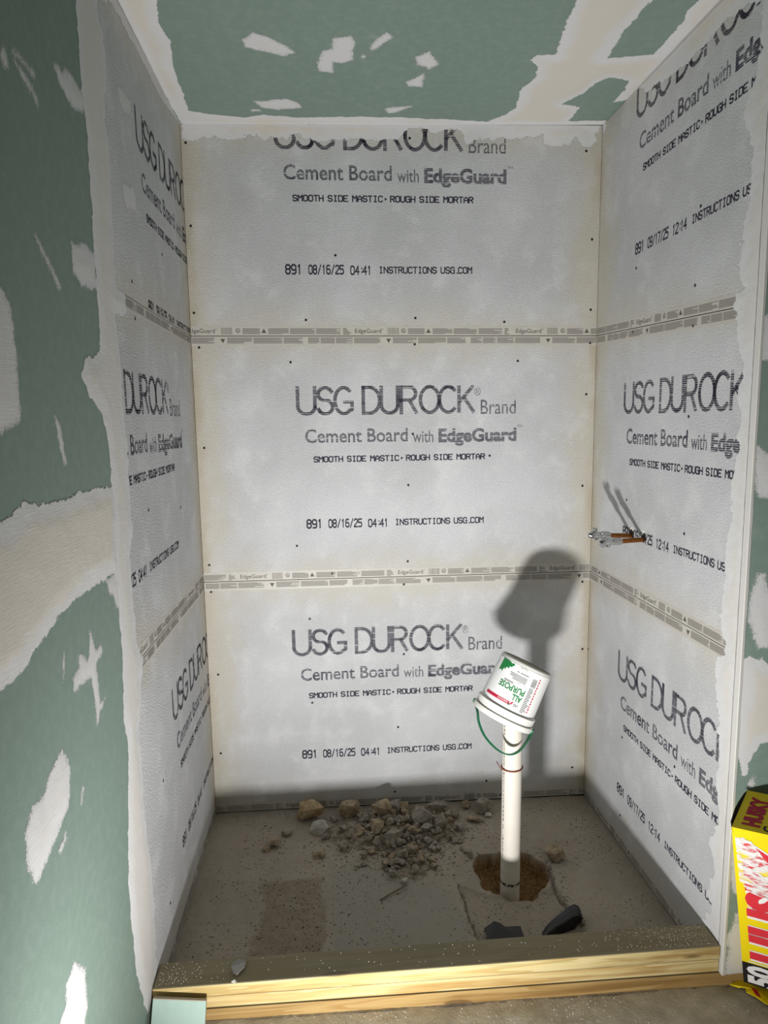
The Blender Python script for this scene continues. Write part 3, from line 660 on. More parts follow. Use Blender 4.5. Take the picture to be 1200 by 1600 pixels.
# ------------------------------------------------------------------ joint compound
LW, CE, BW, RW, FW = wall_left, ceiling, wall_back, wall_right, wall_front
strip_out = [(104, -60), (118, 0), (125, 119), (131, 175), (137, 219), (136, 237), (142, 312), (146, 390), (151, 462), (155, 517), (157, 550), (133, 560), (128, 585), (140, 622), (154, 640), (160, 650), (167, 687), (172, 733), (174, 762),
             (176, 840), (178, 895), (184, 930), (187, 975), (190, 1025), (192, 1075), (193, 1125), (199, 1170), (200, 1225), (200, 1287), (200, 1381), (205, 1444), (214, 1528), (225, 1569), (230, 1584)]
strip_in = [(240, 1553), (243, 1530), (247, 1503), (244, 1490), (241, 1412), (236, 1350), (230, 1303), (223, 1231), (221, 1187), (217, 1137), (221, 1100), (221, 1062), (224, 1032), (215, 1007), (211, 975), (206, 915),
            (203, 870), (208, 823), (204, 800), (202, 750), (198, 683), (192, 633), (190, 587), (185, 533), (180, 495), (198, 488), (195, 462), (181, 447), (177, 375), (173, 281), (169, 219), (164, 188), (166, 103), (161, 59), (152, 12), (150, -60)]
struct(mud('left', strip_out + strip_in, None, 'mud_strip', 0.0016, name='trim_3', jag=0.018))
mud('left', [(152, -40), (190, -40), (182, 0), (232, 96), (282, 191), (281, 196), (250, 152), (237, 127), (225, 100), (203, 62), (184, 22), (170, 3), (160, 3)], BB['lt'], 'mud_rag', 0.0015, margin=0.012)
mud('left', [(176, 760), (157, 763), (127, 768), (100, 780), (67, 787), (37, 785), (23, 800), (0, 818), (-40, 842), (-40, 1105), (0, 1080), (20, 1065), (42, 1040), (45, 1027), (72, 995), (92, 965), (118, 935), (140, 922), (165, 905), (184, 893), (182, 800)], LW, 'mud_rag', 0.002)
mud('left', [(165, 903), (186, 893), (188, 955), (181, 950), (176, 930), (171, 932), (168, 920)], LW, 'mud_dry', 0.001)
for pl, mt in (([(83, 100), (88, 98), (95, 107), (110, 115), (123, 137), (134, 150), (132, 178), (117, 173), (103, 153), (93, 133)], 'mud_dry'),
               ([(110, 377), (133, 383), (148, 397), (151, 454), (127, 447), (113, 423)], 'mud_dry'),
               ([(52, 365), (57, 370), (80, 413), (97, 450), (92, 452), (75, 417)], 'mud_smear'),
               ([(-40, 440), (0, 447), (8, 462), (15, 473), (22, 517), (28, 600), (32, 653), (20, 667), (7, 673), (-40, 700)], 'mud_dry'),
               ([(85, 650), (93, 660), (100, 700), (105, 723), (100, 730), (92, 697), (87, 667)], 'mud_dry'),
               ([(139, 982), (142, 985), (146, 1007), (149, 1015), (159, 1006), (160, 1017), (151, 1036), (151, 1050), (155, 1080), (157, 1097), (165, 1085), (161, 1105), (156, 1112), (154, 1132), (150, 1132), (149, 1112), (146, 1080), (142, 1060), (130, 1070), (114, 1082), (114, 1062), (122, 1042), (120, 1022), (127, 1022), (136, 1029), (139, 1020)], 'mud_dry'),
               ([(97, 1170), (102, 1177), (109, 1195), (110, 1237), (105, 1265), (94, 1294), (67, 1359), (56, 1384), (50, 1381), (41, 1347), (37, 1306), (47, 1275), (48, 1259), (66, 1244), (77, 1212), (86, 1187)], 'mud_dry'),
               ([(116, 1500), (133, 1516), (136, 1569), (131, 1610), (95, 1640), (90, 1610), (103, 1569), (103, 1537)], 'mud_dry'),
               ([(13, 68), (40, 95), (56, 115), (52, 122), (35, 100), (18, 82)], 'mud_smear'), ([(20, 92), (40, 115), (57, 150), (60, 172), (50, 150), (35, 125)], 'mud_smear'), ([(-5, 78), (8, 72), (14, 110), (6, 105)], 'mud_smear'),
               ([(99, 1020), (101, 1040), (99, 1062), (97, 1040)], 'mud_smear'), ([(128, 1231), (131, 1231), (127, 1257), (124, 1255)], 'mud_smear'), ([(102, 1300), (104, 1312), (96, 1330), (92, 1328)], 'mud_smear')):
    mud('left', pl, LW, mt, 0.0012, margin=0.014 if mt != 'mud_smear' else 0.01)
for pl in ([(180, 133), (190, 137), (205, 157), (205, 183), (193, 177), (187, 163)], [(190, 285), (208, 290), (213, 310), (213, 333), (197, 328), (192, 307)]):
    mud('left', pl, BB['lt'], 'mud_dry', 0.0008, margin=0.012)
# ceiling
cl_l = [(150, -60), (182, 0), (232, 96), (282, 191)]
mud('ceil', [(232, -60), (244, 0), (250, 37), (266, 62), (269, 92), (277, 125), (287, 146), (296, 175), (297, 191), (282, 191)] + [(225, 96), (175, 0), (140, -60)], CE, 'mud', 0.002, clip=(0.0, 9, -9, 0.0))
mud('ceil', [(282, 191), (292, 172), (337, 179), (379, 183), (412, 179), (467, 183), (575, 182), (617, 183), (700, 186), (760, 190), (950, 188), (955, 196), (600, 196), (278, 195)], CE, 'mud', 0.002, margin=0.012, clip=(0.0, W, -9, 0.004))
mud('ceil', [(750, 194), (770, 186), (790, 178), (806, 168), (814, 137), (837, 121), (840, 104), (827, 94), (837, 86), (867, 85), (875, 62), (887, 29), (900, 0), (915, -60), (1060, -60), (1019, 0), (1000, 21), (971, 54), (958, 79), (950, 90), (992, 87), (1021, 85),
             (1042, 62), (1067, 33), (1077, 12), (1092, 0), (1130, -60), (1195, -60), (1133, 0), (1040, 97), (1006, 131), (987, 154), (958, 160), (975, 140), (983, 125), (950, 121), (931, 129), (912, 146), (885, 158), (879, 162), (906, 167), (895, 183), (880, 194)], CE, 'mud_rag', 0.002, clip=(-9, W + 0.03, -9, 0.0))
c2 = lambda L: [(200 + x / 2.4, y / 2.4) for x, y in L]
for pl, mt in ((c2([(427, 150), (465, 118), (520, 135), (560, 155), (610, 180), (630, 197), (600, 205), (575, 210), (500, 190), (440, 175)]), 'mud_dry'),
               (c2([(765, 145), (840, 130), (852, 170), (845, 225), (800, 238), (770, 232), (770, 275), (715, 265), (705, 235), (725, 195), (765, 180)]), 'mud_dry'),
               (c2([(905, 180), (930, 145), (970, 123), (997, 138), (960, 165), (915, 192)]), 'mud_dry'), (c2([(872, 212), (885, 205), (892, 212), (880, 220)]), 'mud_smear'),
               (c2([(1078, 215), (1130, 190), (1170, 240), (1130, 260), (1085, 240)]), 'mud_dry'), (c2([(1040, 305), (1110, 275), (1105, 328), (1045, 322)]), 'mud_dry'),
               (c2([(463, 375), (500, 378), (590, 370), (640, 385), (655, 405), (560, 410), (500, 402)]), 'mud_dry'), (c2([(458, 410), (490, 408), (500, 416), (465, 418)]), 'mud_smear'),
               (c2([(958, 405), (1010, 398), (1068, 397), (1010, 420), (975, 425)]), 'mud_dry')):
    mud('ceil', pl, CE, mt, 0.0012, margin=0.012)
# back wall, under the ceiling
mud('back', [(281, 188), (950, 190), (934, 207), (931, 222), (924, 232), (912, 231), (901, 218), (894, 225), (870, 231), (849, 225), (846, 213), (820, 217), (792, 216), (774, 222), (750, 214), (732, 225), (720, 207), (700, 203), (660, 203), (632, 202), (621, 220),
             (580, 216), (540, 217), (500, 222), (460, 213), (430, 216), (400, 214), (360, 217), (330, 212), (300, 217), (285, 219)], BB['bt'], 'mud_rag', 0.0015, margin=0.018, jag=0.03, clip=(0.002, W, 0, 2.6))
# right wall
rin = [(1187, 54), (1185, 104), (1175, 137), (1165, 179), (1175, 233), (1175, 292), (1162, 346), (1158, 417), (1160, 446), (1164, 448), (1151, 459), (1151, 509), (1158, 556), (1159, 587), (1153, 612), (1158, 650), (1153, 681), (1147, 744), (1142, 759), (1144, 791), (1139, 837),
       (1133, 862), (1134, 897), (1131, 901), (1129, 934), (1127, 981), (1134, 1014), (1117, 1033), (1119, 1075), (1124, 1131), (1122, 1178), (1119, 1248), (1122, 1286), (1108, 1319), (1117, 1366), (1104, 1403), (1112, 1412), (1100, 1438), (1112, 1458), (1120, 1478)]
rin_uv = [uv_px(p, 'right') for p in rin]
UC = -YF - 0.0005
struct(mud('right', None, None, 'mud_strip', 0.002, name='trim_1', jag=0.034, margin=0.022, poly_uv=rin_uv + [(UC + .03, 0.05), (UC + .03, 2.62), (rin_uv[0][0] + 0.01, 2.62)], clip=(0, UC, 0.0, 2.6)))
rtop = [(1187, 2), (1165, 12), (1133, 31), (1112, 56), (1096, 74), (1075, 98), (1055, 112), (1033, 131), (1020, 137), (1006, 143), (1000, 138)]
ru = [uv_px(p, 'right') for p in rtop]
mud('right', None, BB['rt'], 'mud_rag', 0.0015, poly_uv=[(UC + .02, ru[0][1])] + ru + [(ru[-1][0], 2.62), (UC + .02, 2.62)], jag=0.03, clip=(0, UC, 0.0, 2.6))
mud('right', [(930, 190), (948, 192), (946, 205), (938, 222), (934, 230)], BB['rt'], 'mud_rag', 0.001, margin=0.01, clip=(0.01, 9, 0, 2.6))
# front facing wall beside the opening
for pl, mt in (([(1184, 497), (1190, 492), (1202, 490), (1240, 500), (1235, 555), (1200, 562), (1187, 565), (1182, 560)], 'mud_dry'),
               ([(1170, 690), (1187, 695), (1192, 705), (1204, 712), (1230, 720), (1230, 770), (1202, 778), (1195, 780), (1184, 775), (1176, 753), (1170, 745)], 'mud_dry'),
               ([(1183, 895), (1195, 896), (1197, 918), (1210, 925), (1210, 1008), (1185, 1015), (1177, 997), (1169, 970), (1168, 954), (1173, 932)], 'mud_dry'),
               ([(1158, 1033), (1171, 1024), (1183, 1028), (1192, 1027), (1203, 1037), (1260, 1050), (1260, 1150), (1201, 1160), (1189, 1163), (1178, 1181), (1169, 1199), (1166, 1215), (1157, 1210), (1154, 1190), (1142, 1183), (1145, 1105)], 'mud_rag'),
               ([(1176, 1208), (1178, 1222), (1169, 1229), (1167, 1224)], 'mud_dry'), ([(1170, 1215), (1180, 1212), (1180, 1226), (1172, 1230)], 'mud_dry'),
               ([(1150, 1427), (1157, 1440), (1165, 1450), (1165, 1523), (1130, 1523), (1134, 1507), (1138, 1483), (1134, 1470), (1135, 1458), (1143, 1447)], 'mud_dry'),
               ([(1139, 1318), (1150, 1325), (1155, 1400), (1145, 1395), (1140, 1370)], 'mud_dry')):
    uvp = [(max(XC + 0.001, p[0]), p[1]) for p in [uv_px(q, 'front') for q in pl]]
    mud('front', None, FW, mt, 0.0012, poly_uv=uvp, margin=0.012, clip=(XC, 9, 0.004, 2.6))
m = MB(); zs_ = np.arange(0.002, 2.61, 0.012); rows = []
for k, z in enumerate(zs_):
    wv = 0.0045 + 0.0035 * float(fbm(np.array([z * 14]), np.array([0.3]), 17)[0])
    rows += [(XC - 0.0030, -0.9435, z), (XC - 0.0030, -0.9625, z), (XC - 0.0012, -0.9645, z), (XC + wv, -0.9632, z), (XC + wv + .001, -0.9618, z)]
nz_ = len(zs_); m.v = rows; m.f = [(i * 5 + j, i * 5 + j + 1, (i + 1) * 5 + j + 1, (i + 1) * 5 + j) for i in range(nz_ - 1) for j in range(4)]
plain('bead_mud', rgb(212, 210, 206), 0.7, 0, 90, 0.05); struct(m.build('trim_2', 'bead_mud'))
mud('front', None, FW, 'mud', 0.0015, poly_uv=[(XC, 0.004), (XC + 0.2, 0.004), (XC + 0.2, 0.008), (XC, 0.009)], margin=0.003, clip=(XC, 9, 0.003, 2.6))

# ------------------------------------------------------------------ timber curb of three stacked planks
curb = thing('shower_curb', (0.77, -0.91, floor_z(.77)), 'low pine curb of three stacked planks across the front of the alcove', 'curb')
zt = 0.085; yo_, yi_ = -0.9535, -0.866
def fzz(x): return floor_z(x) - 0.001
lev = [lambda x: fzz(x), lambda x: fzz(x) + (zt - fzz(x)) * 0.34, lambda x: fzz(x) + (zt - fzz(x)) * 0.67, lambda x: zt]
for k, mt in ((0, 'pine_tan'), (1, 'pine'), (2, 'pine_treated')):
    x0, x1 = (0.0035, XC - 0.0045)
    a, b = lev[k], lev[k + 1]; g = 0.0016; dy = (0.0, 0.0015, -0.001)[k]
    m = MB(); y0 = yo_ + dy; y1 = yi_ + dy
    m.hexa([(x0, y0, a(x0)), (x1, y0, a(x1)), (x1, y1, a(x1)), (x0, y1, a(x0)), (x0, y0, b(x0) - g), (x1, y0, b(x1) - g), (x1, y1, b(x1) - g), (x0, y1, b(x0) - g)])
    if k == 0:
        for u0, u1 in ((XC - 0.0045, XC + 0.09),): m.hexa([(u0, y0, a(u0)), (u1, y0, a(u1)), (u1, -0.9478, a(u1)), (u0, -0.9478, a(u0)), (u0, y0, b(u0) - g), (u1, y0, b(u1) - g), (u1, -0.9478, b(u1) - g), (u0, -0.9478, b(u0) - g)])
    m.build('plank', mt, curb, bevel=0.0035 if k else 0)

# ------------------------------------------------------------------ green board offcut leaning on the curb
oc = thing('drywall_offcut', (0.07, -1.0, floor_z(0)), 'small pale green drywall offcut leaning on the left end of the wooden curb', 'drywall scrap')
A = Vector((0.012, -0.967, 0.076)); Bv = Vector((0.145, -0.967, 0.058)); dn = Vector((-0.002, -0.05, -0.094)); nz = Vector((0, -1, 0.35)).normalized() * 0.012
m = MB(); m.hexa([A + dn, Bv + dn * .93, Bv, A, A + dn + nz, Bv + dn * .93 + nz, Bv + nz, A + nz]); m.build('core', 'gypsum_core', oc)
m = MB(); e = nz * 1.04
m.hexa([A + dn + e, Bv + dn * .93 + e, Bv + e - Vector((0, 0, .002)), A + e - Vector((0, 0, .002)), A + dn + e * 1.05, Bv + dn * .93 + e * 1.05, Bv + e * 1.05 - Vector((0, 0, .002)), A + e * 1.05 - Vector((0, 0, .002))]); tag(m.build('paper_face', 'offcut_green', oc), 'green paper face, light painted into its pale tone')

# ------------------------------------------------------------------ white drain pipe
PX, PY = 1.0715, -0.50
pipe = thing('drain_pipe', (PX, PY, -0.1), 'tall white plastic drain pipe standing in the dug hole', 'pipe')
R0 = 0.0325
def pcen(z): return Vector((PX + 0.004 * (z / 0.7), PY, z))
m = MB(); m.tube([pcen(-0.13), pcen(0.70)], R0, 40, cap=False); m.tube([pcen(0.70), pcen(-0.13)], R0 - 0.004, 40, cap=False)
PW = m
m = MB(); m.tube([pcen(-0.022), pcen(-0.012)], R0 + 0.0006, 40, cap=False); 
g = m.build('grime_ring', 'grime', pipe, smooth=True)
t = NT('grime_alpha'); n = t.noise(t.geo(), 70, 5, 0.7); t.base(rgb(74, 70, 62)); t.alpha(t.ss(n, 0.42, 0.55)); t.rough(0.9); M['grime_alpha'] = t.m; g.data.materials[0] = t.m
m = MB(); zb = at_y((797, 1206), PY - R0)[2]
m.tube([pcen(zb) + Vector((math.cos(a) * (R0 + .0015), math.sin(a) * (R0 + .0015), 0.0015 * math.cos(a + .3))) for a in np.linspace(0, 2 * math.pi, 41)], 0.0027, 8)
m.build('rubber_band', 'red_rubber', pipe, smooth=True)
m = PW; rr = R0 + 0.0005; zz = 0.02
while zz < 0.6:
    L = random.choice((0.004, 0.007, 0.012)); a0 = math.radians(-168 + 8); a1 = a0 + 0.07 + random.random() * 0.05
    if random.random() > 0.18:
        c = pcen(zz)
        m.add([(c.x + rr * math.cos(a), c.y + rr * math.sin(a), z) for a, z in ((a0, zz), (a1, zz), (a1, zz + L * .8), (a0, zz + L * .8))], [(0, 1, 2, 3)], 'pipe_ink')
    zz += L + 0.003
m.build('pipe_wall', 'pvc', pipe, smooth=True)
tw = MB(); tw.tube([at_y((776, 1190), -0.47), at_y((780, 1197), -0.5), at_y((785, 1204), -0.5)], 0.0016, 6); tw.build('band_end', 'red_rubber', pipe, smooth=True)

# ------------------------------------------------------------------ bucket upside down on the pipe
ax = Vector((0.455, 0.13, 0.88)).normalized()
C0 = Vector(at_y((785, 1119), PY)) 
bucket = thing('bucket', C0, 'small white labelled bucket tilted upside down on top of the white pipe', 'bucket')
vx = Vector(CAM) - C0; fwd = (vx - ax * vx.dot(ax)).normalized(); side = ax.cross(fwd).normalized()
MBK = Matrix.Identity(4)
for i in range(3): MBK[i][0] = fwd[i]; MBK[i][1] = side[i]; MBK[i][2] = ax[i]; MBK[i][3] = C0[i]
HB = 0.192; RB0, RB1 = 0.0935, 0.0865
def rad(z): return RB0 + (RB1 - RB0) * (z / HB)
m = MB(); m.lathe([(RB0 - .003, 0), (RB0 - .003, -0.002), (rad(0), -0.002), (rad(.04), 0.04), (RB1, HB - .006), (RB1 - .002, HB - .001), (RB1 - .005, HB)], 64, MBK)
m.lathe([(RB1 - .006, HB - .008), (RB0 - .004, 0.0)], 64, MBK)
m.build('bucket_wall', 'bucket_white', bucket, smooth=True, autosmooth=50)
m = MB(); m.lathe([(RB1 - .005, HB), (RB1 - .007, HB - .003), (RB1 - .012, HB - .004), (0.002, HB - .004)], 64, MBK); tag(m.build('bucket_base', 'bucket_base', bucket, smooth=True, autosmooth=40), 'grey base with its shade painted in')
m = MB(); m.lathe([(RB0, -.006), (.1015, -.006), (.1025, -.003), (.1025, .010), (.1005, .012), (RB0 + .001, .012)], 64, MBK); m.lathe([(RB0 - .0006, .0125), (.098, .0145), (.0985, .030), (.0995, .032), (.0995, .0365), (.0975, .0375), (rad(.04) - .0002, .0375)], 64, MBK)
m.build('rim', 'bucket_white', bucket, smooth=True, autosmooth=40)
def cyl(s, z, r=None):  # s: arc length along the wall, to the right as seen on the upturned bucket
    r = (rad(z) if r is None else r); a = s / 0.09
    return MBK @ Vector((r * math.cos(a), -r * math.sin(a) * -1, z))
def wrap(parts, off, name, mat, parent):
    mb = parent
    for V, F in parts:
        bm = bmesh.new(); vs = [bm.verts.new((p[0], p[1], 0)) for p in V]
        for f in F:
            try: bm.faces.new([vs[i] for i in f])
            except ValueError: pass
        lo, hi = V[:, 0].min(), V[:, 0].max(); x = lo + 0.008
        while x < hi: bmesh.ops.bisect_plane(bm, geom=bm.verts[:] + bm.edges[:] + bm.faces[:], plane_co=(x, 0, 0), plane_no=(1, 0, 0)); x += 0.008
        bm.verts.index_update(); mb.add([cyl(v.co.x, v.co.y, rad(v.co.y) + off) for v in bm.verts], [tuple(v.index for v in f.verts) for f in bm.faces], mat); bm.free()
# label frame: coordinates given in the bucket's own upright reading frame (x right, y up), rotated half a turn
def LB(V): return np.stack([-V[:, 0], 0.117 - V[:, 1]], 1)
lm = MB(); ns = 60; z0, z1 = 0.043, HB - 0.012
for k in range(ns + 1):
    s = -0.125 + 0.25 * k / ns; lm.v += [tuple(cyl(s, z0, rad(z0) + .0006)), tuple(cyl(s, z1, rad(z1) + .0006))]
lm.f = [(2 * k, 2 * k + 2, 2 * k + 3, 2 * k + 1) for k in range(ns)]
label = lm
def q4(x0, x1, y0, y1): return (LB(np.array([(x0, y0), (x1, y0), (x1, y1), (x0, y1)])), [(0, 1, 2, 3)])
def tl(s, x0, x1, y0, y1, off=0.0): V, F = text_box(s, x0, x1, y0, y1, off); return (LB(V), F)
# upright: y 0.117-z, top of label (rim) at y=+0.07
wrap([tl('ALL', -0.033, 0.000, 0.026, 0.046, .035), tl('PURPOSE', -0.033, 0.056, 0.002, 0.022, .03)], .0011, 'green_lettering', 'label_green', label)
wrap([q4(-0.002, 0.090, 0.052, 0.062)], .0009, 'red_band', 'label_red', label)
wrap([tl('SHEETROCK', 0.004, 0.040, 0.0545, 0.0585, .02)], .0013, 'band_lettering', 'label_white', label)
wrap([tl('USG', -0.030, -0.014, 0.053, 0.061, .02), q4(-0.024, 0.022, -0.018, -0.0165), q4(-0.024, 0.022, -0.022, -0.0205), q4(-0.024, 0.034, -0.026, -0.0245), q4(-0.024, 0.034, -0.030, -0.0285), q4(-0.024, 0.036, -0.034, -0.0325), q4(-0.024, 0.004, -0.044, -0.042), q4(0.008, 0.016, -0.044, -0.042),
      q4(0.012, 0.045, -0.003, -0.0015), q4(0.012, 0.045, -0.0065, -0.005)], .0011, 'black_lettering', 'label_black', label)
wrap([(LB(np.array([(-0.013, 0.049), (-0.008, 0.049), (-0.003, 0.058), (-0.008, 0.06)])), [(0, 1, 2, 3)])], .0011, 'logo_flag', 'label_red', label)
wrap([(LB(np.array([(-0.006, 0.059), (0.004, 0.058), (-0.001, 0.065)])), [(0, 1, 2)])], .0013, 'logo_arrow', 'label_dark_green', label)
L = []
for k in range(16):
    y = -0.012 + k * 0.0052; ln = random.uniform(0.010, 0.019)
    L.append(q4(-0.040 - ln - (0.002 if k % 3 else 0), -0.040, y, y + 0.0028))
for k in range(14): L.append(q4(-0.058, -0.040, -0.044 + k * .002, -0.044 + k * .002 + random.choice((.0007, .0012))))
L.append(tl('Joint Compound', -0.026, 0.006, -0.012, -0.0075, 0)); L.append(tl('052042', -0.014, 0.012, -0.062, -0.056, 0))
wrap(L, .0011, 'grey_small_print', 'label_grey', label)
lf = [(0.034, -0.068), (0.040, -0.060), (0.036, -0.057), (0.046, -0.052), (0.040, -0.050), (0.052, -0.043), (0.05, -0.035), (0.06, -0.036), (0.064, -0.02), (0.070, -0.03), (0.082, -0.02), (0.082, -0.062), (0.06, -0.062)]
lf = [(0.030, -0.056), (0.038, -0.050), (0.037, -0.046), (0.046, -0.046), (0.046, -0.038), (0.056, -0.040), (0.058, -0.030), (0.064, -0.034), (0.068, -0.018), (0.073, -0.026), (0.084, -0.02), (0.084, -0.062), (0.060, -0.062), (0.048, -0.060), (0.042, -0.056), (0.036, -0.060)]
ctr = (0.066, -0.05); V = np.array([ctr] + lf); wrap([(LB(V), [(0, i, i % len(lf) + 1) for i in range(1, len(lf) + 1)])], .0011, 'leaf_picture', 'label_green', label)
wrap([(LB(np.array([(-0.068 - 0.002 * (k % 2), -0.05 + k * .009), (-0.064, -0.05 + k * .009), (-0.064, -0.044 + k * .009), (-0.068, -0.044 + k * .009)])), [(0, 1, 2, 3)]) for k in range(13)], .0011, 'red_side_print', 'label_red', label)
lm.build('label', 'label_white', bucket)
# green bail hanging below, looping in front of the pipe
EL = MBK @ Vector((0.006, -0.1035, 0.004)); ER = MBK @ Vector((0.006, 0.1035, 0.004))
if EL.x > ER.x: EL, ER = ER, EL
bp = [(746, 1112, -.515), (748, 1128, -.53), (755, 1146, -.548), (766, 1161, -.56), (781, 1174, -.568), (796, 1179, -.57), (810, 1174, -.566), (821, 1161, -.556), (829, 1148, -.54)]
P3 = [EL] + [Vector(at_y(p[:2], p[2])) for p in bp] + [ER]
def spl(P, n):
    out = []
    for i in range(len(P) - 1):
        a, b, c, d = P[max(i - 1, 0)], P[i], P[i + 1], P[min(i + 2, len(P) - 1)]
        for k in range(n):
            t = k / n; out.append(0.5 * ((2 * b) + (c - a) * t + (2 * a - 5 * b + 4 * c - d) * t * t + (3 * b - a - 3 * c + d) * t ** 3))
    return out + [P[-1]]
sp = spl(P3, 5); m = MB(); vs = []; fs = []
for i, p in enumerate(sp):
    d = (sp[min(i + 1, len(sp) - 1)] - sp[max(i - 1, 0)]).normalized(); nn = Vector((0.2, -1, 0.35)).normalized(); wdt = nn.cross(d).normalized() * 0.0022; th = nn * 0.006
    vs += [p - wdt - th, p + wdt - th, p + wdt + th, p - wdt + th]
for i in range(len(sp) - 1):
    for k in range(4): fs.append((4 * i + k, 4 * i + (k + 1) % 4, 4 * i + 4 + (k + 1) % 4, 4 * i + 4 + k))
m.add(vs, fs); bail = m.build('handle', 'handle_green', bucket, smooth=False); tag(bail, 'thin green handle')
for p, s in ((EL, 1), (ER, -1)):
    m = MB(); m.tube([p - side * .003, p + side * .003], 0.0068, 14); m.build('handle_pivot', 'handle_green', bail, smooth=True, autosmooth=40)
    q_ = (C0 + ax * .004 - p).normalized() * 0.0035; m = MB(); m.tube([p + q_ * 2.2, p + q_ * .4], 0.0095, 14); m.build('handle_ear', 'bucket_white', bucket, smooth=True, autosmooth=40)

# ------------------------------------------------------------------ copper stub-outs with valves on the right wall
def stub(root_px, tip_px, yv, label, k):
    r = Vector(at(root_px, 'right')); t0 = Vector(at_y(tip_px, r.y)); L = r.x - t0.x; ez = t0.z
    t = thing('shutoff_valve', r, label, 'water valve')
    d = Vector((-1, 0.0, (ez - r.z) / L)).normalized(); u = Vector((0, 0, 1))
    def at_(s): return r + d * s
    m = MB(); m.tube([at_(-0.02), at_(L * 0.70)], 0.008, 20); m.build('copper_pipe', 'copper', t, smooth=True, autosmooth=40)
    m = MB(); m.tube([at_(L * .5), at_(L * .52), at_(L * .70), at_(L * .715)], 0, 6 if k else 18, rs=[.0105, .0125, .0125, .010]); m.build('compression_nut', 'steel' if k else 'chrome', t, smooth=not k, autosmooth=40)
    m = MB(); m.tube([at_(L * .70), at_(L * .74), at_(L * .88), at_(L * .96), at_(L)], 0, 20, rs=[.0085, .0115, .0125, .0105, .006]); m.tube([at_(L * .82) - u * .0, at_(L * .82) - u * .016 + Vector((0, -.006, 0))], 0.008, 16); m.build('valve_body', 'chrome', t, smooth=True, autosmooth=40)
    if k == 0:
        m = MB(); m.tube([at_(L * .86), at_(L * .86) + u * .016], 0.0045, 12); m.build('stem', 'chrome', t, smooth=True, autosmooth=40)
        m = MB(); m.tube([at_(L * .86) + u * .014, at_(L * .86) + u * .016, at_(L * .86) + u * .023, at_(L * .86) + u * .025], 0, 10, rs=[.008, .0095, .0095, .008]); m.build('handle', 'chrome', t)
        m = MB(); m.tube([at_(L * .72) + u * .009 + Vector((0, -.006, 0)), at_(L * .56) + u * .009 + Vector((0, -.006, 0))], .006, 4); m.build('outlet_cap', 'chrome', t)
    else:
        m = MB(); m.tube([at_(L * .80) + u * .008, at_(L * .90) + u * .020], 0.005, 10); m.build('stem', 'chrome', t, smooth=True, autosmooth=40)
        m = MB(); m.tube([at_(L * .90) - u * .004 + Vector((0, -.010, 0)), at_(L * .98) - u * .008 + Vector((0, -.016, 0))], 0.008, 12); m.build('outlet_cap', 'chrome', t, smooth=True, autosmooth=40)
    # flat dark disc painted as the shaded hole round the pipe, with a broken white rim, belongs to the board
    P, nrm, inv = FR['right']; cu, cv = inv(r); V = [(cu, cv + .004)]; n = 18
    for i in range(n):
        a = 2 * math.pi * i / n; q = 0.0145 * (1 + random.uniform(-.18, .22)); V.append((cu + q * math.cos(a), cv + .006 + q * 1.15 * math.sin(a)))
    on_frame([(np.array(V), [(0, i, i % n + 1) for i in range(1, n + 1)])], 'right', 0.0007, 'pipe_hole', 'dark_gap', BB['rm'])
    m = MB()
    for i in range(11):
        a = random.uniform(0.3, 2.9); q = random.uniform(.016, .026); c = Vector(P(cu + q * math.cos(a) * .7, cv + .008 + q * math.sin(a))); s = random.uniform(.0015, .0032)
        m.add([c + nrm * s] + [c + (Vector((0, math.cos(b), math.sin(b)))) * s * random.uniform(.8, 1.6) for b in np.linspace(0, 6.28, 6)[:-1]], [(0, i + 1, (i + 1) % 5 + 1) for i in range(5)])
    m.build('chipped_edge', 'crumb_white', BB['rm'])
stub((987, 837), (919, 836), 0, 'copper water stub with a small upright chrome stop valve, the farther of the two', 0)
stub((1006, 843), (936, 848), 0, 'copper water stub with a plain grey nut and valve, the nearer of the two', 1)

# ------------------------------------------------------------------ rubble
def mound(x, y):
    d = np.hypot((x - 0.71) / 0.29, (y + 0.17) / 0.13); d2 = np.hypot((x - 0.74) / 0.10, (y + 0.36) / 0.12)
    h = 0.027 * np.clip(1 - d, 0, 1) ** 0.8 + 0.010 * np.clip(1 - d2, 0, 1)
    n = fbm(x * 30, y * 30, 91); return h * (0.45 + 1.2 * n)
gx = np.arange(0.38, 1.06, 0.005); gy = np.arange(-0.52, -0.012, 0.005); MX, MY = np.meshgrid(gx, gy, indexing='ij'); mh = mound(MX, MY)
fzv = floor_fields(MX, MY)[0]; MZ = fzv + mh + (fbm(MX * 110, MY * 110, 55) - 0.47) * 0.012 * np.clip(mh / 0.008, 0, 1) - 0.001
kp = mh > 0.0015; cells = kp[:-1, :-1] & kp[1:, :-1] & kp[:-1, 1:] & kp[1:, 1:]; n2 = len(gy)
ci, cj = np.nonzero(cells); b = ci * n2 + cj; F = np.stack([b, b + n2, b + n2 + 1, b + 1], 1)
uq, invx = np.unique(F, return_inverse=True); VV = np.stack([MX.ravel(), MY.ravel(), MZ.ravel()], 1)[uq]
m = MB(); m.v = VV.tolist(); m.f = invx.reshape(-1, 4).tolist(); tag(m.build('rubble_dirt', 'gravel', smooth=True), 'heap of crushed dirt and grit under the rubble on the alcove floor', 'dirt', kind='stuff')
def gz2(x, y): return gz(x, y) + float(mound(np.array([x]), np.array([y]))[0])
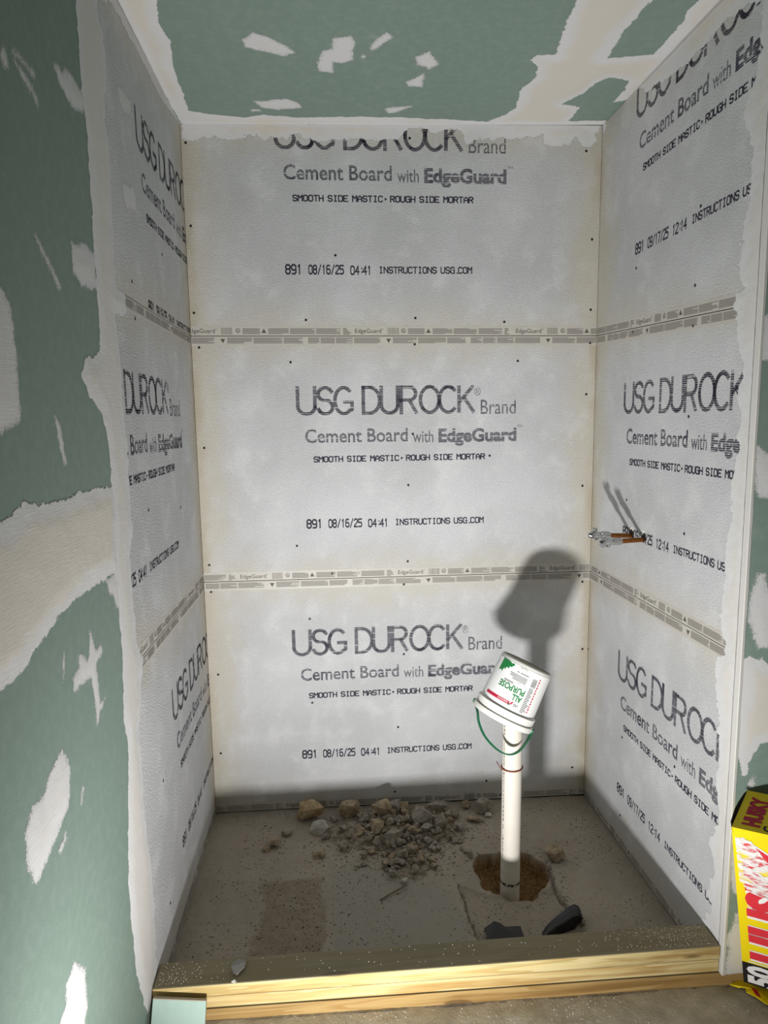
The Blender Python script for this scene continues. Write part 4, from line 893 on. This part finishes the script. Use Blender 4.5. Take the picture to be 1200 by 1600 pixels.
def chunk_mesh(seed, sx, sy, sz, rough=0.16, np_=13, sub=2):
    rnd = random.Random(seed); bm = bmesh.new()
    for _ in range(np_):
        v = Vector((rnd.gauss(0, 1), rnd.gauss(0, 1), rnd.gauss(0, 1))).normalized() * rnd.uniform(0.82, 1.0); bm.verts.new(v)
    r = bmesh.ops.convex_hull(bm, input=bm.verts[:]); bmesh.ops.delete(bm, geom=[v for v in bm.verts if not v.link_faces], context='VERTS')
    for _ in range(sub):
        bmesh.ops.subdivide_edges(bm, edges=bm.edges[:], cuts=1, use_grid_fill=True); bmesh.ops.triangulate(bm, faces=bm.faces[:])
        bmesh.ops.smooth_vert(bm, verts=bm.verts[:], factor=0.07, use_axis_x=True, use_axis_y=True, use_axis_z=True)
    for v in bm.verts:
        c = v.co; k = 1 + rough * (float(fbm(np.array([c.x * 2.3 + seed]), np.array([c.y * 2.3 + c.z * 1.7]), seed % 97)[0]) - 0.47) + rnd.uniform(-.02, .02)
        v.co = c * k
    zs = [v.co.z for v in bm.verts]; lo = min(zs)
    for v in bm.verts: v.co = Vector((v.co.x * sx, v.co.y * sy, (v.co.z - lo) * sz * 0.5 * 2 / (max(zs) - lo)))
    me = bpy.data.meshes.new('concrete_chunk'); bm.to_mesh(me); bm.free(); return me
def rock(px, wpx, hpx, mat, label, seed, group=None, lift=0.0, rough=0.3, base=None):
    p = at((px[0], px[1] + hpx * 0.42), 'floor'); sc = 1.0 / (FPX / np.linalg.norm(p - CAM)) ; w = wpx * sc / 2 * 1.3; h = hpx * sc * 0.80
    me = chunk_mesh(seed, w, w * 0.85, h, rough); me.materials.append(M[mat])
    o = bpy.data.objects.new('concrete_chunk', me); COL.objects.link(o)
    y = min(p[1] + 0.0, -0.012 - w * 0.9); o.location = (p[0], y, gz2(p[0], y) - 0.003 + lift); o.rotation_euler = (0, 0, 0)
    tag(o, label, 'rubble', group); return o
RK = [((486, 1263), 35, 33, 'rock_ochre', 'tan lumpy chunk of rubble lying alone at the left end of the heap', 11), ((545, 1249), 30, 30, 'rock_tan', 'crumbly tan chunk against the back wall, left of the upright oval chunk', 12),
      ((595, 1270), 27, 36, 'rock_tan', 'upright oval chunk with a pale face, tallest in the middle of the heap', 13), ((616, 1257), 22, 24, 'rock_grey', 'grey chunk just right of and behind the upright oval chunk', 14),
      ((657, 1277), 38, 27, 'rock_grey', 'broad flat-topped grey slab, widest chunk at the right of the heap', 16), ((687, 1258), 28, 20, 'rock_grey', 'low grey chunk by the back wall above the flat-topped slab', 17),
      ((691, 1287), 22, 31, 'rock_grey', 'steep wedge-shaped grey chunk right of the flat-topped slab', 18), ((727, 1253), 15, 14, 'rock_tan', 'small pointed chunk by the back wall, left of the peaked chunk near the pipe', 19),
      ((754, 1256), 28, 26, 'rock_grey', 'peaked grey chunk by the back wall, nearest the white pipe', 20), ((615, 1310), 36, 24, 'rock_grey', 'flat grey slab lying at the front of the heap', 21),
      ((587, 1295), 28, 16, 'rock_tan', 'low tan chunk just in front of the upright oval chunk', 22), ((499, 1289), 23, 26, 'rock_pale', 'pale crumbly chunk in front of the lone tan lump at the left of the heap', 23),
      ((742, 1278), 19, 11, 'rock_tan', 'flat tan chip in front of the peaked chunk near the pipe', 24), ((763, 1272), 10, 8, 'rock_pale', 'small pale chip beside the flat tan chip near the pipe', 25),
      ((866, 1329), 32, 24, 'rock_tan', 'large tan chunk on the right rim of the dug hole', 26), ((427, 1315), 19, 15, 'rock_tan', 'tan lump on the bare floor left of the heap, larger of a pair', 27),
      ((415, 1325), 12, 10, 'rock_tan', 'round pebble touching the tan lump on the bare left floor', 28), ((449, 1299), 15, 11, 'rock_grey', 'small grey chunk on the bare floor between the left lump and the heap', 29),
      ((497, 1334), 14, 11, 'rock_tan', 'small tan chunk alone on the floor in front of the left end of the heap', 30), ((631, 1374), 12, 10, 'rock_pale', 'pale pebble at the foremost tip of the rubble trail', 31),
      ((629, 1337), 14, 16, 'rock_grey', 'small grey chunk in the trail in front of the flat grey slab', 32), ((666, 1299), 15, 14, 'rock_grey', 'small grey chunk left of the wedge-shaped chunk', 33),
      ((711, 1310), 11, 10, 'rock_tan', 'small rounded chunk at the right edge of the heap, front of the wedge', 34), ((630, 1254), 17, 16, 'rock_tan', 'rounded tan chunk by the wall in the gap left of the flat-topped slab', 35)]
for px, w, h, mt, lab, sd in RK: rock(px, w, h, mt, lab, sd)
protos = [chunk_mesh(200 + k, 1, 0.85, 1.3, 0.4, 14, 1) for k in range(8)]
for k, me in enumerate(protos): me.materials.append(M[('rock_grey', 'gravel', 'rock_grey', 'rock_tan')[k % 4]])
cnt = 0
while cnt < 230:
    a = random.gauss(0, 1); b_ = random.gauss(0, 1)
    if cnt < 190: x = 0.72 + a * 0.13; y = -0.20 + b_ * 0.075
    else: x = 0.74 + a * 0.05; y = -0.36 + b_ * 0.06
    if y > -0.03 or y < -0.52 or x < 0.40 or x > 1.0: continue
    s = random.choice((.008, .010, .012, .014, .016, .019, .023))
    o = bpy.data.objects.new('rubble_piece', protos[cnt % 8]); COL.objects.link(o); o.location = (x, y, gz2(x, y) - 0.001); o.scale = (s, s, s * random.uniform(.7, 1)); o.rotation_euler = (0, 0, random.uniform(0, 6.28))
    tag(o, 'small broken piece of concrete rubble in the heap by the back wall', 'rubble', 'small rubble pieces in the heap'); cnt += 1
def scatter(name, pts, smin, smax, mat, label, cat, flat=0.6, zf=None):
    mb = MB(); rnd = random.Random(len(pts))
    for x, y in pts:
        s = rnd.uniform(smin, smax); z = (zf or gz)(x, y); c = Vector((x, y, z)); n = rnd.choice((4, 5)); a0 = rnd.uniform(0, 6)
        ring = [c + Vector((math.cos(a0 + 6.283 * k / n) * s * rnd.uniform(.6, 1.3), math.sin(a0 + 6.283 * k / n) * s * rnd.uniform(.6, 1.3), -0.0008)) for k in range(n)]
        tp = c + Vector((rnd.uniform(-.3, .3) * s, rnd.uniform(-.3, .3) * s, s * flat))
        mb.add(ring + [tp], [(k, (k + 1) % n, n) for k in range(n)] + [tuple(range(n - 1, -1, -1))])
    o = mb.build(name, mat); tag(o, label, cat, kind='stuff'); return o
pts = []
while len(pts) < 1500:
    x = 0.72 + random.gauss(0, .15); y = -0.22 + random.gauss(0, .10)
    if 0.36 < x < 1.1 and -0.56 < y < -0.02: pts.append((x, y))
scatter('gravel', pts, .0015, .0065, 'gravel', 'loose gravel and grit scattered over and around the rubble heap', 'gravel', 0.8, gz2)
pts = []
while len(pts) < 1700:
    x = random.uniform(0.02, 1.5); y = random.uniform(-0.86, -0.02); w = float(fbm(np.array([x * 5]), np.array([y * 5]), 21)[0])
    if w > 0.5 or (0.2 < x < 0.45 and y < -0.42 and random.random() < .8) or random.random() < .12:
        if math.hypot((x - HC[0]) / .14, (y - HC[1]) / .13) > 1: pts.append((x, y))
scatter('dirt_crumbs', pts, .001, .0044, 'speck', 'dark dirt crumbs sprinkled over the alcove floor', 'dirt', 0.5)
pts = [(HC[0] + .14 * math.cos(a) * random.uniform(.95, 1.35), HC[1] + .13 * math.sin(a) * random.uniform(.95, 1.4)) for a in np.random.default_rng(3).uniform(-2.2, 1.2, 130)] + \
      [(1.222 + random.gauss(0, .018), -.58 + random.gauss(0, .06)) for _ in range(90)] + [(0.9 + random.gauss(0, .012), -.62 + random.gauss(0, .09)) for _ in range(60)]
pts = [p for p in pts if p[1] > -.86]
scatter('concrete_crumbs', pts, .001, .006, 'rock_grey', 'grey concrete crumbs around the dug hole and along the cracks', 'gravel', 0.6)
# white crumbs of dried compound
cz = lambda x, y: zt + 0.0002
pts = []
while len(pts) < 420:
    r = random.random()
    if r < 0.55: x = W - abs(random.gauss(0, .13)); y = random.uniform(-.945, -.872)
    elif r < 0.75: x = abs(random.gauss(0, .06)) + 0.012; y = random.uniform(-.945, -.872)
    else: x = random.uniform(0.02, 1.5); y = random.uniform(-.945, -.872)
    if 0.01 < x < 1.535: pts.append((x, y))
scatter('compound_crumbs', pts, .0004, .0015, 'crumb_white', 'white crumbs of dried compound littering the top of the curb', 'debris', 0.35, cz)
pts = []
while len(pts) < 260:
    x = random.uniform(0.25, 1.75); y = -0.965 - abs(random.gauss(0, .07))
    if float(fbm(np.array([x * 7]), np.array([y * 7]), 63)[0]) > 0.42: pts.append((x, y))
scatter('compound_crumbs', pts, .0004, .0022, 'crumb_white', 'white crumbs of dried compound on the floor in front of the curb', 'debris', 0.3, lambda x, y: floor_z(x) + 0.001)
# flat paint chip and its white crumb on the curb
c = Vector(onp((373, 1512), (0, 0, 1), zt + .003)); m = MB(); V = [(-.012, -.02), (.0, -.026), (.006, -.016), (.016, -.004), (.018, .012), (.010, .024), (-.004, .026), (-.018, .014), (-.020, 0.0)]
top = [c + Vector((a, b, .003 + .12 * abs(a))) for a, b in V]; bot = [p - Vector((0, 0, .0012)) for p in top]; n = len(V)
m.add(top + bot, [tuple(range(n)), tuple(range(2 * n - 1, n - 1, -1))] + [(i, n + i, n + (i + 1) % n, (i + 1) % n) for i in range(n)]); tag(m.build('compound_flake', 'paint_chip'), 'thin curled grey flake lying on the left part of the curb', 'debris')
me = chunk_mesh(77, .008, .006, .007, .4, 14, 1); me.materials.append(M['crumb_white']); o = bpy.data.objects.new('compound_lump', me); COL.objects.link(o); o.location = onp((366, 1536), (0, 0, 1), zt); tag(o, 'white lump of dried compound beside the grey flake on the curb', 'debris')
# twig and loose chips
m = MB(); a = at((594, 1408), 'floor'); b = at((636, 1386), 'floor'); m.tube([(a[0], a[1], a[2] + .004), ((a[0] + b[0]) / 2, (a[1] + b[1]) / 2, a[2] + .007), (b[0], b[1], b[2] + .008)], .0025, 6); tag(m.build('wood_splinter', 'twig'), 'thin wooden splinter on the smooth grey patch of floor', 'debris')

# ------------------------------------------------------------------ black plastic scraps behind the curb
def slab(poly, thick, name, mat, label, cat, bend=None):
    n = len(poly); top = [Vector(p) for p in poly]; nn = (top[1] - top[0]).cross(top[2] - top[0]).normalized() * thick; bot = [p - nn for p in top]
    m = MB(); m.add(top + bot, [tuple(range(n)), tuple(range(2 * n - 1, n - 1, -1))] + [(i, n + i, n + (i + 1) % n, (i + 1) % n) for i in range(n)]); o = m.build(name, mat); tag(o, label, cat); return o
def fl(px, h): p = at(px, 'floor'); return Vector((p[0], p[1], p[2] + h))
s = slab([fl((756, 1456), .012), fl((764, 1474), .010), fl((770, 1482), .010), fl((822, 1478), .012), fl((813, 1456), .020), fl((789, 1456), .018), fl((781, 1452), .022), fl((772, 1450), .024)], .006, 'plastic_scrap', 'black_plastic', 'flat black plastic scrap behind the curb, left of the curled one', 'plastic scrap')
cs = thing('plastic_scrap', fl((880, 1455), 0), 'curled black plastic scrap standing behind the curb, right of the flat one', 'plastic scrap')
ol = [(838, 1476), (848, 1467), (858, 1456), (870, 1447), (882, 1439), (894, 1431), (903, 1427), (909, 1429), (911, 1436), (908, 1442), (901, 1447), (899, 1452), (902, 1458), (903, 1464), (896, 1470), (870, 1473)]
def yv_(x): return -0.748 + (x - 838) * 0.0007
fr = [Vector(at_y(p, yv_(p[0]))) for p in ol]; n = len(fr); cen = sum(fr, Vector()) / n
bk_ = [p + Vector((0.004, 0.020 + 0.02 * (p.z - fr[0].z) / 0.05, -0.002)) for p in fr]; mid = [(a * .5 + b * .5) + (a - cen).normalized() * 0.002 for a, b in zip(fr, bk_)]
f2 = [cen + (p - cen) * 0.80 + Vector((0, -0.005, 0.001)) for p in fr]
m = MB(); m.add(fr + mid + bk_ + f2, [tuple(range(2 * n, 3 * n))] + [(i, n + i, n + (i + 1) % n, (i + 1) % n) for i in range(n)] + [(n + i, 2 * n + i, 2 * n + (i + 1) % n, n + (i + 1) % n) for i in range(n)] + [(i, (i + 1) % n, 3 * n + (i + 1) % n, 3 * n + i) for i in range(n)] + [tuple(range(3 * n, 4 * n))])
m.build('shell', 'black_plastic', cs)
lp = [(872, 1449), (882, 1442), (893, 1434), (902, 1430), (908, 1433), (905, 1440), (898, 1446), (893, 1451)]
m = MB(); m.tube([Vector(at_y(p, yv_(p[0]) - 0.006)) for p in lp], .0035, 8); m.build('lip', 'black_plastic', cs, smooth=True)

# ------------------------------------------------------------------ yellow box of bags
FLB = Vector(at_y((1162, 1534), -1.003)); FLT = Vector(at_y((1143, 1292), -1.058)); WD = Vector((0.86, -0.50, 0.0)) * 0.30
FRB = FLB + WD; FRT = FLT + WD; BLT = Vector(at_y((1168, 1235), -0.9685)); DP = BLT - FLT; BRT = FRT + DP; BLB = Vector((BLT.x + .03, -0.967, FLB.z)); BRB = FRB + (BLB - FLB)
bx = thing('bag_box', Vector((FLB.x + .1, FLB.y, floor_z(1.6))), 'tall yellow cardboard box of bags with worn red lettering, standing by the right wall', 'box')
m = MB(); m.hexa([FLB, FRB, BRB, BLB, FLT, FRT, BRT, BLT]); CT = m
nf = WD.cross(FLT - FLB).normalized()
if nf.y > 0: nf = -nf
def Q(c00, c10, c11, c01, nrm):
    c00, c10, c11, c01 = map(Vector, (c00, c10, c11, c01))
    return lambda s, t, off=0.0: c00 * (1 - s) * (1 - t) + c10 * s * (1 - t) + c11 * s * t + c01 * (1 - s) * t + nrm * off
FQ = Q(FLB, FRB, FRT, FLT, nf); nt = WD.cross(DP).normalized(); nt = nt if nt.z > 0 else -nt; TQ = Q(FLT, FRT, BRT, BLT, nt)
def onq(parts, q, off, name, mat, parent):
    for V, F in parts: CT.add([q(a, b, off) for a, b in V], F, mat)
def rect(a, b, c, d): return (np.array([(a, c), (b, c), (b, d), (a, d)]), [(0, 1, 2, 3)])
def vert_text(s, s_top, s_base, t0, t1, off=0.0):  # reads upwards; letter tops towards the left
    V, F = text_box(s, t0, t1, 0.0, 1.0, off); return (np.stack([s_base + (s_top - s_base) * V[:, 1], V[:, 0]], 1), F)
onq([rect(0.0, 1, 0.0, 0.145)], FQ, .0006, 'black_panel', 'box_black', bx)
onq([rect(0.05, 0.99, 0.152, 0.158)], FQ, .0006, 'pale_border', 'box_white', bx)
onq([vert_text('50', 0.022, 0.24, 0.006, 0.136, .05)], FQ, .0012, 'white_number', 'box_white', bx)
onq([vert_text('HUSKY', 0.020, 0.46, 0.168, 0.955, .10)], FQ, .0009, 'letter_outline', 'box_white', bx)
onq([vert_text('HUSKY', 0.038, 0.44, 0.180, 0.945, .055)], FQ, .0014, 'red_lettering', 'box_red', bx)
wp = [(0.02, 0.95), (0.14, 0.94), (0.22, 0.86), (0.30, 0.80), (0.45, 0.76), (0.45, 0.62), (0.25, 0.60), (0.10, 0.62), (0.03, 0.68)]
onq([(np.array([(0.2, 0.72)] + wp), [(0, i, i % len(wp) + 1) for i in range(1, len(wp) + 1)])], FQ, .0018, 'scuffed_area', 'box_worn', bx)
onq([vert_text('HUSKY', 0.045, 0.185, 0.12, 0.86, .07)], TQ, .0008, 'top_red_lettering', 'label_red', bx)
onq([vert_text('Contractor', 0.215, 0.30, 0.08, 1.6, .03)] if False else [vert_text('Contractor', 0.215, 0.30, 0.06, 0.97, .03)], TQ, .0008, 'top_black_lettering', 'box_black', bx)
CT.build('carton', 'box_yellow', bx)
# dark left side and open edge
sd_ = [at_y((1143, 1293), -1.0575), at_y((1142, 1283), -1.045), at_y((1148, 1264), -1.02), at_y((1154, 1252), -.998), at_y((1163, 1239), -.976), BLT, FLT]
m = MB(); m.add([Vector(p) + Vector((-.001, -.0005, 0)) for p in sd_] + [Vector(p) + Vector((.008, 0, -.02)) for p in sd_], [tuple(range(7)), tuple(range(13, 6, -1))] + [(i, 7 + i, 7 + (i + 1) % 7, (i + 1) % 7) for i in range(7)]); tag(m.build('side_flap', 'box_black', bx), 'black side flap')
# torn bottom flap spreading over the floor
fp = [(1140, 1543), (1155, 1548), (1163, 1545), (1166, 1556), (1180, 1563), (1196, 1574), (1215, 1580), (1230, 1560), (1200, 1545), (1163, 1533)]
tf = [Vector(at(p, 'floor')) + Vector((0, 0, .012 if i not in (0, 1) else .01)) for i, p in enumerate(fp)]; ct = sum(tf, Vector()) / len(tf); n = len(tf)
m = MB(); m.add([ct + Vector((0, 0, .006))] + tf + [p - Vector((0, 0, .002)) for p in tf], [(0, i, i % n + 1) for i in range(1, n + 1)] + [(i, n + i, n + i % n + 1, i % n + 1) for i in range(1, n + 1)]); CT = m
tq = lambda a, b, off=0: Vector(at((1172 + a * 40 + b * 6, 1553 + a * 16 + b * 14), 'floor')) + Vector((0, 0, .021))
onq([(np.array([(0, 0), (.25, 0), (.3, .9), (.1, .8)]), [(0, 1, 2, 3)])], tq, 0, 'flap_red_print', 'box_red', bx)
tag(CT.build('torn_flap', 'box_yellow', bx), 'torn yellow bottom flap')

# ------------------------------------------------------------------ work light standing on the floor behind the viewpoint
wl = thing('work_light', (LAMP_POS.x, LAMP_POS.y - 0.03, floor_z(.36)), 'black floor work light facing the alcove', 'lamp')
dirv = (LAMP_AIM - LAMP_POS).normalized(); q = dirv.to_track_quat('Y', 'Z').to_matrix().to_4x4(); T = Matrix.Translation(LAMP_POS - dirv * 0.006) @ q
m = MB(); m.v = [tuple(T @ Vector(p)) for p in [(-.09, -.05, -.06), (.09, -.05, -.06), (.09, 0, -.06), (-.09, 0, -.06), (-.09, -.05, .06), (.09, -.05, .06), (.09, 0, .06), (-.09, 0, .06)]]; m.f = [(3, 2, 1, 0), (4, 5, 6, 7), (0, 1, 5, 4), (1, 2, 6, 5), (2, 3, 7, 6), (3, 0, 4, 7)]; m.build('housing', 'lamp_body', wl, bevel=.006)
m = MB(); z0 = floor_z(.36); m.tube([(.26, -2.06, z0 + .008), (.26, -1.90, z0 + .008), (.26, -1.90, z0 + .009)], .008, 8); m.tube([(.46, -2.06, z0 + .008), (.46, -1.90, z0 + .008)], .008, 8); m.tube([(.26, -2.0, z0 + .008), (.265, -2.0, LAMP_POS.z), (.28, -2.0, LAMP_POS.z)], .007, 8); m.tube([(.46, -2.0, z0 + .008), (.455, -2.0, LAMP_POS.z), (.44, -2.0, LAMP_POS.z)], .007, 8); m.build('stand', 'lamp_body', wl)
